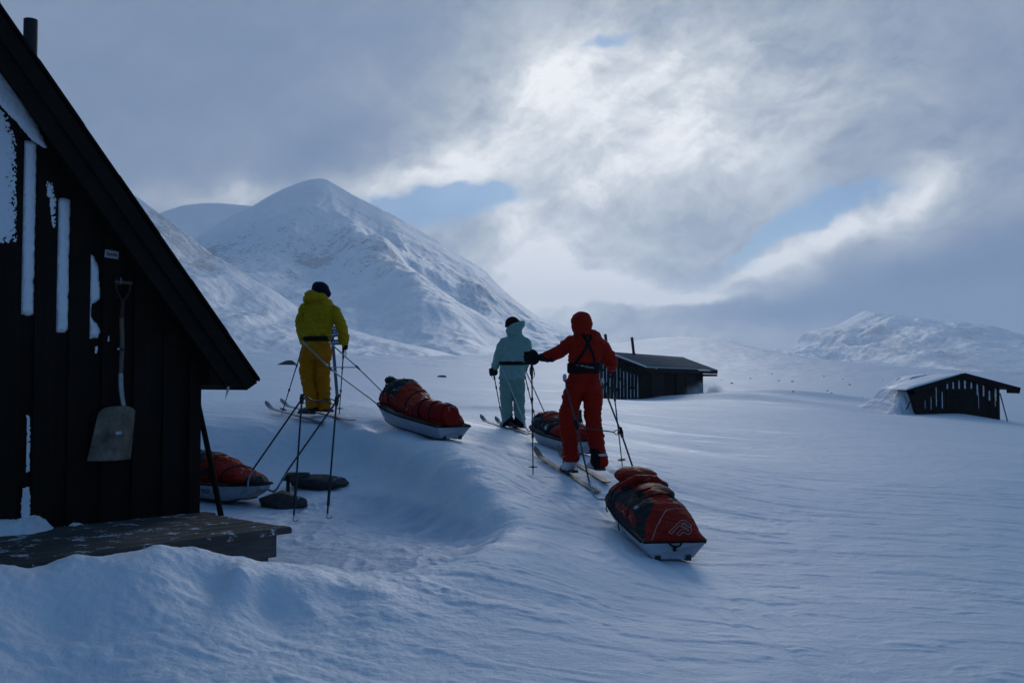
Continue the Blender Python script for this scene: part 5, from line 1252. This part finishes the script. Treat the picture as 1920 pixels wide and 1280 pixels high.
def glove(par, wrist, hand, pole_dir, side, k=1.0, cuff=.045, mat=None, nm='glove', mitt=False):
    """gauntlet, palm, four bent fingers closed round a pole through `hand`, thumb on the other side"""
    bm = bmesh.new(); wrist, hand = Vector(wrist), Vector(hand); ax_ = Vector(pole_dir).normalized(); fore = (hand - wrist); fore = (fore - ax_ * fore.dot(ax_)); fore = fore.normalized() if fore.length > 1e-4 else Vector((0, 1, 0))
    pal = ax_.cross(fore).normalized() * side                      # palm side
    w0 = wrist - (hand - wrist).normalized() * .07
    add_tube(bm, [w0, wrist, wrist.lerp(hand, .5)], [cuff * k, cuff * .92 * k, cuff * .68 * k], n=16)
    pc = hand - pal * .022 * k - fore * .012
    Rm = Matrix((ax_, pal, fore)).transposed(); add_ellipsoid(bm, pc, (.046 * k, .020 * k, .045 * k), Rm)
    for i in range(4):
        off = ax_ * (.032 - .0215 * i) * k; ln = (.92, 1.0, .96, .80)[i]; rr_ = .0115 * k
        pts = [pc + off + fore * .030 * k, hand + off - pal * .012 * k + fore * .040 * k * ln, hand + off + pal * .014 * k + fore * .040 * k * ln, hand + off + pal * .026 * k + fore * .018 * k, hand + off + pal * .022 * k - fore * .006 * k]
        add_tube(bm, curve_pts(pts, 4), [rr_] * 17, n=8)
    pts = [pc + ax_ * .030 * k - fore * .020 * k, hand + ax_ * .044 * k - pal * .004 * k - fore * .010 * k, hand + ax_ * .036 * k + pal * .020 * k + fore * .0 * k, hand + ax_ * .018 * k + pal * .028 * k + fore * .014 * k]
    add_tube(bm, curve_pts(pts, 4), [.0135 * k] * 13, n=8)
    me = remesh(bm, .0052, 2); return mesh_obj(nm, me, mat or M_glove, par)
def boot(par, ankle, heel, toe, mat, k=1.0, dark=True, nm='boot'):
    bm = bmesh.new(); ankle, heel, toe = Vector(ankle), Vector(heel), Vector(toe); d = (toe - heel); d.z = 0; d.normalize()
    add_tube(bm, [ankle + Vector((0, 0, .06)), ankle, Vector((heel.x, heel.y, heel.z + .10)) + d * .06, Vector((heel.x, heel.y, heel.z + .04)) + d * .06], [.066 * k, .066 * k, .062 * k, .055 * k], n=16, ref=Vector((0, 1, 0)))
    add_tube(bm, [heel + d * .0 + Vector((0, 0, .045)), heel + d * .07 + Vector((0, 0, .05)), heel + d * .17 + Vector((0, 0, .045)), heel + d * .25 + Vector((0, 0, .036)), heel + d * .29 + Vector((0, 0, .03))], [.038 * k, .046 * k, .047 * k, .044 * k, .026 * k], n=16, ry=[.042 * k, .048 * k, .042 * k, .032 * k, .022 * k])
    me = remesh(bm, .007, 3); displace(me, lambda co, nr: .003 * fbm(co[:, 0] * 20, co[:, 1] * 20, co[:, 2] * 20, oct=3))
    o = mesh_obj(nm, me, mat, par)
    bm = bmesh.new(); add_tube(bm, [heel + d * -.005 + Vector((0, 0, .012)), heel + d * .29 + Vector((0, 0, .012))], [.040 * k, .042 * k], n=12, ry=.012); bm_obj('sole', bm, M_bootblack, o)
    for t in (.35, .75):
        p = ankle.lerp(Vector((heel.x, heel.y, heel.z + .10)) + d * .05, t); bm = bmesh.new(); pts = [p + Vector((math.cos(a) * .063 * k, math.sin(a) * .063 * k, 0)) for a in np.linspace(math.pi, 2 * math.pi, 10)]
        add_tube(bm, pts, .010, n=6, ry=.004); bm_obj('buckle', bm, M_bootblack, o)
    return o
def ski(tail, tip, foot, mat, label, w=.068, grp='skis of the ski party'):
    """ski following the snow from tail to tip, shovel turned up"""
    tail, tip = Vector(tail), Vector(tip); L_ = (tip - tail).length; d = (tip - tail); d.z = 0; d.normalize(); sd_ = Vector((-d.y, d.x, 0)); n_ = 46
    M0 = Vector((*foot[:2], 0)); zs = []
    za, zb_ = gz(tail.x, tail.y), gz(tip.x, tip.y); mid = Vector(foot); zm = gz(mid.x, mid.y)
    O_ = Vector((mid.x, mid.y, zm)); bm = bmesh.new(); rings = []
    tt_ = np.linspace(0, .9, 28); samp = [max(gz(*(tail.lerp(tip, t) + sd_ * w * .5 * q_).xy) for q_ in (-1, 0, 1)) for t in tt_]; lin = [za + (zb_ - za) * t for t in tt_]; rise = max(a - b for a, b in zip(samp, lin)); zline = lambda t: za + (zb_ - za) * t + rise - .006
    for i in range(n_ + 1):
        t = i / n_; p = tail.lerp(tip, t); z = zline(t)
        up = .085 * max(0, (t - .87) / .13) ** 1.7 + .012 * max(0, (.05 - t) / .05); ww = w * (.5 + .06 * math.cos(2 * math.pi * (t - .05)) )
        if t > .95: ww *= math.sqrt(max(.02, 1 - ((t - .95) / .05) ** 2))
        if t < .015: ww *= .8
        c_ = Vector((p.x, p.y, z + up)) - O_
        rings.append([c_ + sd_ * ww, c_ + sd_ * ww + Vector((0, 0, .010)), c_ - sd_ * ww + Vector((0, 0, .010)), c_ - sd_ * ww])
    add_loft(bm, rings); root = bm_obj('ski', bm, mat, smooth=False, loc=O_); tag(root, label, 'ski', grp)
    zt = zline(.5) + .012 - O_.z
    for off, nm in ((.17, 'toe_binding'), (-.10, 'heel_binding')):
        c_ = d * off + Vector((0, 0, zt + .02)); bm = bmesh.new(); rot = Matrix((d, sd_, Vector((0, 0, 1)))).transposed()
        add_box(bm, c_, (.085, .07, .03), rot); o = bm_obj(nm, bm, M_bootblack, root, smooth=False)
        bm = bmesh.new(); pts = [c_ + sd_ * s_ * .04 + Vector((0, 0, z_)) for s_, z_ in ((-1, .0), (-1, .03), (0, .042), (1, .03), (1, 0))]; add_tube(bm, pts, .004, n=6); bm_obj('lever', bm, M_metal, o)
    return root, zt + O_.z
def ski_pole(top, tip, label, basket_up=.075, lean_grip=True, band=None, grp='ski poles of the ski party'):
    top, tip = Vector(top), Vector(tip); d = (tip - top).normalized(); L_ = (tip - top).length
    bm = bmesh.new(); add_tube(bm, [Vector((0, 0, 0)), -d * L_ * .45, -d * (L_ - .14)], [.0060, .0075, .0085], n=10); root = bm_obj('ski_pole', bm, M_pole, loc=tip); tag(root, label, 'ski pole', grp)
    bm = bmesh.new(); add_tube(bm, [-d * (L_ - .20), -d * (L_ - .15), -d * (L_ - .03), -d * L_], [.012, .0145, .0145, .018], n=12); bm_obj('grip', bm, M_bootblack, root)
    c_ = -d * basket_up; a, b = frame_of(d); bm = bmesh.new()
    add_tube(bm, [c_ + a * math.cos(t) * .045 + b * math.sin(t) * .045 for t in np.linspace(0, 2 * math.pi, 19)], .0055, n=6, caps=False)
    for t in (0, 1.57): add_tube(bm, [c_ + (a * math.cos(t) + b * math.sin(t)) * .045, c_ - (a * math.cos(t) + b * math.sin(t)) * .045], .0055, n=6)
    add_tube(bm, [c_ - d * .012, c_ + d * .014], .012, n=10); bm_obj('basket', bm, M_bootblack, root)
    for t in (.33, .66):
        bm = bmesh.new(); add_tube(bm, [-d * L_ * t - d * .02, -d * L_ * t + d * .02], .0135, n=10); bm_obj('length_lock', bm, M_bootblack, root)
    if band:
        bm = bmesh.new(); add_tube(bm, [-d * L_ * band, -d * L_ * (band + .06)], .0092, n=10); bm_obj('colour_band', bm, M_poleblue, root)
    hp = -d * (L_ - .02); bm = bmesh.new(); add_tube(bm, curve_pts([hp, hp + Vector((.02, .01, -.06)), hp + Vector((.03, -.01, -.14)), hp + Vector((.0, -.015, -.16)), hp + Vector((-.02, 0, -.08)), hp], 4), .006, n=6, ry=.002); bm_obj('wrist_strap', bm, M_bootblack, root)
    return root
def body_mesh(O, L, s, torso, arms, legs, headc, yaw, label, group=None, k=1.0, thin=.80):
    bm = bmesh.new()
    tube_px(bm, L, s, [(a[0], a[1], a[2], a[3] * thin, a[4] * thin) for a in torso]); 
    for a in arms + legs: tube_px(bm, L, s, [(q_[0], q_[1], q_[2], q_[3] * .70) for q_ in (a if a in arms else a[:-1])])
    hc = L(*headc); add_tube(bm, [hc + Vector((0, -.01, -.06)), hc + Vector((0, -.015, -.13)), hc + Vector((0, -.02, -.21))], [.055, .055, .065], n=14)
    head_mesh(bm, hc, yaw, k=k)
    for a in arms:                                               # bare hand inside the glove
        e, e2 = Vector(L(*a[-1][:3])), Vector(L(*a[-2][:3])); dd = (e - e2).normalized(); add_ellipsoid(bm, e + dd * .03, (.026, .026, .032))
    for a in legs:
        e = Vector(L(*a[-2][:3])); add_tube(bm, [e, e + Vector((0, .0, -.05)), e + Vector((-.02, .03, -.075))], [.042, .036, .030], n=10)
    me = remesh(bm, .009, 3); o = mesh_obj('person', me, M_skin, loc=O); return tag(o, label, 'person', group)
# ------------------------------------------------------------------ red skier
O, L, s = person_rig(1097, 893, 11.0, 169.7)
torso = [(1095, 716, 0, 29, 19), (1094, 700, 0, 27.5, 18), (1094, 688, 0, 27.5, 18), (1096, 672, 0, 28.5, 18.5), (1099, 656, 0, 31.5, 19.5), (1099, 644, 0, 32.5, 19), (1097, 634, 0, 27, 17), (1094, 626, 0, 17, 14), (1092, 620, 0, 13, 13)]
aL = [(1075, 642, 0, 12.5), (1063, 649, .03, 12), (1048, 659, .07, 11.5), (1034, 666, .10, 10), (1022, 670, .12, 9)]
aR = [(1121, 645, 0, 13), (1131, 654, .03, 13), (1140, 668, .06, 12.5), (1146, 682, .12, 11), (1147, 686, .24, 9.5), (1147, 686, .36, 8.5)]
lL = [(1080, 716, 0, 18), (1075, 740, 0, 17.5), (1069, 764, .02, 16.8), (1065, 786, .04, 16), (1066, 812, .03, 14.2), (1069, 840, .0, 13.6), (1070.5, 858, -.02, 14), (1070.5, 864, -.02, 14.5)]
lR = [(1109, 716, 0, 18.5), (1111, 740, 0, 17.5), (1111, 764, -.02, 16.2), (1111, 786, -.04, 14.6), (1116, 812, -.08, 14), (1120, 842, -.12, 14), (1125, 866, -.15, 14.2), (1127.5, 873, -.15, 14.8)]
red = body_mesh(O, L, s, torso, [aL, aR], [lL, lR], (1091, 608, .02), 0.15, 'person in red hooded suit and black harness, left arm out on a pole')
M_redj = cloth('red_jacket', (.32, .011, .003), rough=.7, var=.14, scale=24, bump=.002); M_redt = cloth('red_trousers', (.30, .010, .003), rough=.7, var=.14, scale=24, bump=.002)
bm = bmesh.new(); tube_px(bm, L, s, torso[1:], n=28); tube_px(bm, L, s, aL); tube_px(bm, L, s, aR)
add_ellipsoid(bm, L(1076, 644), (.085, .085, .075)); add_ellipsoid(bm, L(1120, 645), (.09, .085, .075))
jack = pmesh('jacket', bm, M_redj, red, fn=wrinkle(1.3, .013))
bm = bmesh.new(); add_ellipsoid(bm, L(1091, 607, .01), (.112, .130, .132)); add_ellipsoid(bm, L(1089.5, 603, .0), (.106, .115, .105)); tube_px(bm, L, s, [(1091, 612, .0, 17.5, 19), (1092, 622, -.01, 14, 15.5), (1093, 629, -.01, 17.5, 15), (1094, 636, 0, 20, 14)])
hd = pmesh('hood', bm, M_redj, red, fn=wrinkle(4.1, .008))
bm = bmesh.new(); tube_px(bm, L, s, [(1094, 699, 0, 26, 17), (1095, 710, 0, 29, 19), (1095, 722, 0, 31, 20.5), (1095, 732, 0, 30, 19.5)], n=28); tube_px(bm, L, s, lL); tube_px(bm, L, s, lR)
add_ellipsoid(bm, L(1083, 722, -.035), (.095, .105, .11)); add_ellipsoid(bm, L(1107, 723, -.035), (.095, .105, .11))
tr = pmesh('trousers', bm, M_redt, red, fn=wrinkle(7.7, .013))
tr.data.materials.append(M_belt)
bmr = tr.data; c0 = L(1116, 850, -.1)
for p in bmr.polygons:
    cpx = p.center
    if cpx.z < L(0, 838).z and p.center.x < L(1121, 800).x + (L(0, 838).z - cpx.z) * .05 and p.center.x > L(1098, 0).x: p.material_index = 1
bvj = wbvh(jack, O); bvt = wbvh(tr, O); bvh_ = wbvh(hd, O)
bm = bmesh.new(); tube_px(bm, L, s, [(1094, 699.5, 0, 29.5, 20.5), (1094, 696, 0, 30.8, 21.6), (1094.3, 688, 0, 31, 21.6), (1094.5, 682, 0, 31, 21.6), (1094.5, 680, 0, 29.5, 20.5)], n=32); belt = bm_obj('harness_belt', bm, M_belt, red)
bvb = wbvh(belt, O)
me = text_mesh('FJELLPULKEN', 1.0, bold=.02); xs = [v.co.x for v in me.vertices]; x0, x1 = min(xs), max(xs)
for v in me.vertices:
    px = 1088.5 + (v.co.x - x0) / (x1 - x0) * (1113.5 - 1088.5); py = 684.8 + (px - 1088) * .19 - v.co.y * 2.9; h = cast_px(bvb, px, py, .003 + v.co.z * .3)
    v.co = (h - O) if h is not None else L(px, py, -.13)
mesh_obj('lettering', me, M_logo2 if 'M_logo2' in globals() else plastic('belt_lettering', (.50, .50, .52), rough=.7), belt)
draw(bvb, belt, [(1079.5, 686), (1082, 683.6), (1084, 683.2), (1086.5, 686)], .0014, M_logo, 'logo'); draw(bvb, belt, [(1082, 686.3), (1084.5, 684.6)], .0012, M_logo, 'logo')
band_px([bvj, bvh_], O, [(1092, 627), (1098, 636), (1103, 645), (1110, 660), (1115, 678)], .016, .003, red, 'harness_strap', M_belt)
band_px([bvj, bvh_], O, [(1109, 630), (1104, 640), (1100, 650), (1090, 666), (1078, 681)], .016, .003, red, 'harness_strap', M_belt)
band_px([bvj, bvh_], O, [(1091, 626), (1098, 629.5), (1104, 629.5), (1110, 628)], .012, .003, red, 'harness_strap', M_belt)
glove(red, L(1026, 669, .11), L(996.5, 671, .14), L(997, 640) - L(998, 700), 1, k=1.75, cuff=.036)
glove(red, L(1147, 687, .36), L(1147, 690, .46), L(1146, 640, .1) - L(1150, 700), 1, k=1.25)
sk1, z1_ = ski((P(1122, 914, 10.30).x, 10.30, 0), (P(1003, 856, 11.95).x, 11.95, 0), (P(1069, 889, 10.98).x, 10.98, 0), M_skiw, 'pale ski with upturned tip under the red skier\'s left boot')
sk2, z2_ = ski((P(1141, 904, 10.62).x, 10.62, 0), (P(1046, 866, 12.2).x, 12.2, 0), (P(1121, 896, 10.9).x, 10.9, 0), M_skiw, 'pale ski under the red skier\'s right boot, mostly hidden by the legs')
def setboot(L, par, a, h, toe_off, z, mat, O, k=1.0):
    ank = L(*a); he = L(*h); he.z = z - O.z + .004; ank.z = max(ank.z, he.z + .12); boot(par, ank, he, he + Vector(toe_off), mat, k)
setboot(L, red, (1069, 870, -.02), (1071, 890, -.05), (-.07, .28, 0), z1_, M_boot, O, 1.25)
setboot(L, red, (1125, 880, -.15), (1122, 898, -.16), (-.07, .28, 0), z2_, M_boot, O, 1.25)
g = gp(999.5, 889, 11.0); ski_pole(P(997, 683, 11.14) + Vector((0, 0, .03)), g, 'black ski pole planted upright under the red skier\'s outstretched left glove', band=.46)
g = gp(1167, 880, 11.6); ski_pole(P(1145.5, 690, 11.46) + Vector((0, 0, .04)), g, 'black ski pole behind the red skier\'s bent right arm', band=.50)
# ------------------------------------------------------------------ yellow skier
O, L, s = person_rig(598, 783, 13.3, 140.4)
torso = [(594, 655, 0, 25, 17), (594, 645, 0, 24, 16), (593.5, 635, 0, 24.5, 15.5), (593, 620, 0, 26.5, 17), (595, 604, 0, 29, 18), (597, 588, 0, 30.5, 18), (597, 578, 0, 29.5, 17), (596, 570, 0, 25, 15), (595, 564, 0, 17, 13), (596, 558, 0, 11, 11)]
aL = [(571, 581, 0, 10.5), (567, 591, .0, 10), (565, 604, .01, 9.5), (565, 617, .03, 9.2), (568, 628, .10, 8.5), (570, 635, .22, 8), (571, 639, .34, 7)]
aR = [(624, 581, 0, 10.5), (630, 590, -.01, 10), (637, 603, -.02, 9.2), (642, 616, -.02, 9), (644.5, 628, .0, 8.8), (644.5, 637, .03, 8.6), (644, 642, .05, 8)]
lL = [(583, 655, 0, 14.5), (578, 672, 0, 15), (577.5, 695, 0, 13.8), (578.5, 715, 0, 12.2), (581, 732, -.01, 11.6), (584, 750, -.02, 10.4), (585.5, 763, -.02, 11.4)]
lR = [(606, 655, 0, 14), (605, 672, 0, 14), (604, 695, 0, 12.8), (604.5, 715, .0, 11.8), (607, 730, .0, 11.2), (608.5, 750, -.01, 10), (608.5, 767, -.02, 11)]
yel = body_mesh(O, L, s, torso, [aL, aR], [lL, lR], (601, 549, .03), -.5, 'person in yellow jacket, mustard trousers and navy beanie standing on the snow rim')
M_yj = cloth('yellow_jacket', (.42, .275, .004), rough=.72, var=.12, scale=24, bump=.002); M_yt = cloth('mustard_trousers', (.50, .175, .003), rough=.75, var=.15, scale=24, bump=.002)
bm = bmesh.new(); tube_px(bm, L, s, [(594, 646, 0, 23, 15.5)] + torso[2:], n=28); tube_px(bm, L, s, aL); tube_px(bm, L, s, aR); add_ellipsoid(bm, L(573, 582), (.08, .085, .08)); add_ellipsoid(bm, L(620, 582), (.085, .085, .08))
add_ellipsoid(bm, L(590, 558, -.06), (.150, .10, .062), Matrix.Rotation(R(-8), 3, 'Y')); add_ellipsoid(bm, L(577, 560, -.03), (.06, .08, .05)); add_ellipsoid(bm, L(603, 560, -.03), (.08, .08, .05)); add_ellipsoid(bm, L(588, 552, -.05), (.11, .09, .045))
jack = pmesh('jacket', bm, M_yj, yel, fn=wrinkle(11.3, .015))
bm = bmesh.new(); tube_px(bm, L, s, [(594, 642, 0, 22, 15), (594.5, 652, 0, 24.5, 17), (595, 664, 0, 26.5, 18.5), (595, 674, 0, 26, 17.5)], n=28); tube_px(bm, L, s, lL); tube_px(bm, L, s, lR)
tr = pmesh('trousers', bm, M_yt, yel, fn=wrinkle(17.7, .016, 1.3))
bm = bmesh.new(); Rm = Matrix.Rotation(R(24), 3, 'Y')
add_ellipsoid(bm, L(601, 543.5, .02), (.122, .128, .112), Rm); add_ellipsoid(bm, L(609, 549, .03), (.085, .11, .07), Rm); add_ellipsoid(bm, L(598, 538, .02), (.09, .10, .07), Rm)
pmesh('beanie', bm, cloth('navy_knit', (.006, .010, .030), rough=.9, scale=90, bump=.004), yel, vox=.009, fn=lambda co, nr: .0025 * np.sin(co[:, 0] * 420 + 3 * fbm(co[:, 0] * 8, co[:, 1] * 8, co[:, 2] * 8, oct=2)))
bvj = wbvh(jack, O)
bm = bmesh.new(); tube_px(bm, L, s, [(594, 640, 0, 25.8, 17.6), (594, 638, 0, 26.8, 18.6), (594, 632.5, 0, 26.8, 18.6), (594, 630.5, 0, 25.8, 17.6)], n=32); bm_obj('waist_belt', bm, M_belt, yel)
bm = bmesh.new(); add_box(bm, L(600, 635, -.137), (.17, .02, .056)); bm_obj('belt_pad', bm, M_belt, yel)
draw(bvj, yel, [(625, 572.5), (626.5, 574), (624, 574.5)], .003, M_belt, 'logo'); draw(bvj, yel, [(560, 600), (568, 596), (566, 584)], .0016, M_belt, 'seam'); draw(bvj, yel, [(612, 590), (627, 578), (630, 572)], .0016, M_belt, 'seam')
glove(yel, L(645, 642, .05), L(646.5, 649, .10), L(644, 640) - L(640, 720), 1, k=1.1, cuff=.036); glove(yel, L(571, 639, .34), L(571, 641, .43), L(569, 640) - L(560, 700), 1, k=1.1)
sa, za_ = ski((P(607, 791, 12.75).x, 12.75, 0), (P(498, 772, 14.0).x, 14.0, 0), (P(577, 782, 13.3).x, 13.3, 0), M_skib, 'pale blue ski with its tip curling up left of the yellow skier')
sb, zb2 = ski((P(664, 792, 12.75).x, 12.75, 0), (P(526, 771, 14.2).x, 14.2, 0), (P(611, 785, 13.3).x, 13.3, 0), M_skib, 'dark ski under the yellow skier\'s right boot, tail pointing at the orange sled')
setboot(L, yel, (585, 768, -.02), (588, 780, -.02), (-.22, .18, 0), za_, M_bootblack, O, 1.1); setboot(L, yel, (608, 770, -.02), (614, 785, -.02), (-.22, .18, 0), zb2, M_bootblack, O, 1.1)
g = gp(636, 785, 13.35); ski_pole(P(645, 648, 13.4) + Vector((0, 0, .02)), g, 'black ski pole in the yellow skier\'s right hand, beside the signpost')
g = gp(528, 777, 13.8); ski_pole(P(571, 641, 13.73) + Vector((0, 0, .02)), g, 'black ski pole slanting out left of the yellow skier\'s legs')
# ------------------------------------------------------------------ mint skier
O, L, s = person_rig(962, 807, 15.2, 122.8)
torso = [(960, 722, 0, 23.5, 16), (960, 712, 0, 24, 16), (961, 698, 0, 23.5, 15.5), (961.5, 683, 0, 23, 15), (963, 668, 0, 23.5, 15.5), (965, 652, 0, 24.5, 16), (966, 641, 0, 23.5, 14.5), (967, 634, 0, 19, 12.5), (967, 628, 0, 12, 11), (966, 622, 0, 9, 9)]
aL = [(946, 641, 0, 9), (941, 649, 0, 8.8), (937, 660, .01, 8.2), (933, 671, .03, 7.8), (930, 681, .06, 7.2), (927, 688, .09, 6.6)]
aR = [(985, 641, 0, 9), (988, 650, 0, 8.4), (989, 661, .02, 7.8), (988, 672, .06, 7.2), (985, 681, .13, 6.8), (984, 686, .2, 6.2)]
lL = [(951, 722, 0, 13), (949.5, 740, 0, 11.2), (949.8, 757, 0, 10.2), (950.5, 772, 0, 9.8), (951.5, 786, 0, 10.0), (952.5, 797, 0, 10.4)]
lR = [(970, 722, 0, 13), (972.3, 740, 0, 10.8), (973.5, 757, 0, 9.6), (974, 772, 0, 9.3), (974.5, 786, 0, 9.5), (974.5, 797, 0, 9.9)]
mint = body_mesh(O, L, s, torso, [aL, aR], [lL, lR], (961, 608, .02), .55, 'person in pale mint jacket and trousers with maroon hat, between the other two skiers', k=.95)
M_mj = cloth('mint_jacket', (.19, .345, .31), rough=.72, var=.10, scale=24, bump=.002); M_mt = cloth('mint_trousers', (.155, .275, .25), rough=.75, var=.12, scale=24, bump=.002)
bm = bmesh.new(); tube_px(bm, L, s, [(959, 713, 0, 24, 16)] + torso[2:], n=28); tube_px(bm, L, s, aL); tube_px(bm, L, s, aR); add_ellipsoid(bm, L(948, 642), (.08, .08, .075)); add_ellipsoid(bm, L(983, 642), (.08, .08, .075))
jack = pmesh('jacket', bm, M_mj, mint, fn=wrinkle(21.3, .010))
bm = bmesh.new(); Rm = Matrix.Rotation(R(-18), 3, 'Y')
add_ellipsoid(bm, L(966, 614, -.02), (.125, .125, .085), Rm); add_ellipsoid(bm, L(974, 609, -.03), (.085, .10, .055), Rm); add_ellipsoid(bm, L(962, 621, -.01), (.11, .11, .07)); tube_px(bm, L, s, [(964, 618, 0, 12.5, 12), (966, 628, 0, 13, 12), (966, 634, 0, 14, 11)])
hd = pmesh('hood', bm, M_mj, mint, vox=.009, fn=wrinkle(24.1, .010, 1.5))
bm = bmesh.new(); add_ellipsoid(bm, L(960.5, 606, .02), (.112, .115, .105), Rm); pmesh('hat', bm, cloth('maroon_knit', (.050, .006, .010), rough=.85, scale=90, bump=.003), mint, vox=.008, sm=2)
bm = bmesh.new(); cc = L(960.5, 606, .02); pts = [cc + Rm @ Vector((math.cos(t) * .117, math.sin(t) * .12, .012 - .02)) for t in np.linspace(0, 2 * math.pi, 25)]; add_tube(bm, pts, .006, n=8, caps=False, ry=.018); bm_obj('goggle_strap', bm, M_belt, mint)
bm = bmesh.new(); tube_px(bm, L, s, [(959.5, 708, 0, 21, 14), (960, 716, 0, 23, 16), (960.5, 728, 0, 23.5, 16), (961, 736, 0, 22.5, 15)], n=28); tube_px(bm, L, s, lL); tube_px(bm, L, s, lR)
tr = pmesh('trousers', bm, M_mt, mint, fn=wrinkle(27.7, .012, 1.3)); tr.data.materials.append(M_belt)
for p in tr.data.polygons:
    h_ = (p.center.z - L(0, 797).z) / (L(0, 778).z - L(0, 797).z); dxx = p.center.x - L(962, 0).x
    if h_ < 1 and abs(dxx) < .16 and h_ < 1.05 - abs(dxx) * 5.5: p.material_index = 1
bm = bmesh.new(); tube_px(bm, L, s, [(961.5, 684.5, 0, 24.2, 16.8), (961.5, 683, 0, 25.2, 17.8), (961.5, 679, 0, 25.2, 17.8), (961.5, 677.5, 0, 24.2, 16.8)], n=32); bm_obj('waist_belt', bm, M_belt, mint)
glove(mint, L(927, 688, .09), L(924.5, 697, .12), L(924, 690) - L(930, 760), 1, k=1.35, cuff=.040); glove(mint, L(984, 686, .2), L(982, 690, .27), L(980, 690) - L(990, 760), 1, k=1.3)
sc, zc_ = ski((P(996, 821, 14.45).x, 14.45, 0), (P(901, 800, 15.9).x, 15.9, 0), (P(953, 811, 15.2).x, 15.2, 0), M_skib, 'grey-blue ski with upturned tip under the mint skier\'s left boot')
sd2, zd_ = ski((P(1010, 817, 14.7).x, 14.7, 0), (P(929, 802, 16.1).x, 16.1, 0), (P(975, 810, 15.25).x, 15.25, 0), M_skib, 'grey-blue ski under the mint skier\'s right boot, tail behind the red skier\'s pole')
setboot(L, mint, (953.5, 797, .0), (957, 808, -.02), (-.08, .27, 0), zc_, M_boot, O, .98); setboot(L, mint, (973.5, 797, .0), (978, 808, -.02), (-.08, .27, 0), zd_, M_boot, O, .98)
g = gp(944.5, 812, 15.3); ski_pole(P(923.5, 692, 15.32) + Vector((0, 0, .03)), g, 'thin dark ski pole in the mint skier\'s left hand')
g = gp(1010, 800, 15.4); ski_pole(P(980, 690, 15.47) + Vector((0, 0, .03)), g, 'thin dark ski pole slanting behind the mint skier toward the loaded sled')

for (bv, par, pts) in ((wbvh(red.children[0], red.location), red, [(1061, 664), (1076, 652), (1098, 650), (1120, 655), (1130, 662)]), (wbvh(red.children[0], red.location), red, [(1066, 676), (1065, 655), (1070, 640)]), (wbvh(red.children[0], red.location), red, [(1124, 678), (1127, 660), (1124, 642)]),
        (wbvh(red.children[2], red.location), red, [(1095, 702), (1096, 718), (1096, 732)]), (wbvh(red.children[2], red.location), red, [(1064, 730), (1060, 760), (1055, 790), (1057, 830)])):
    draw(bv, par, pts, .0017, M_belt, 'seam')

for (bv, par, pts) in ((wbvh(mint.children[0], mint.location), mint, [(937, 712), (950, 713.5), (962, 714), (974, 713.5), (983, 712)]), (wbvh(mint.children[0], mint.location), mint, [(947, 672), (945, 655), (948, 642)]), (wbvh(mint.children[0], mint.location), mint, [(982, 672), (983, 655), (980, 642)]), (wbvh(mint.children[3 if len(mint.children) > 3 else 0], mint.location), mint, [(961, 716), (961.5, 728), (961.5, 738)]),
        (wbvh(yel.children[0], yel.location), yel, [(572, 644), (585, 645.5), (600, 645.5), (617, 644)]), (wbvh(yel.children[1], yel.location), yel, [(594, 650), (594.5, 665), (594.5, 676)]), (wbvh(yel.children[1], yel.location), yel, [(566, 660), (563.5, 685), (565.5, 712), (570, 735)])):
    draw(bv, par, pts, .0016, M_belt, 'seam')
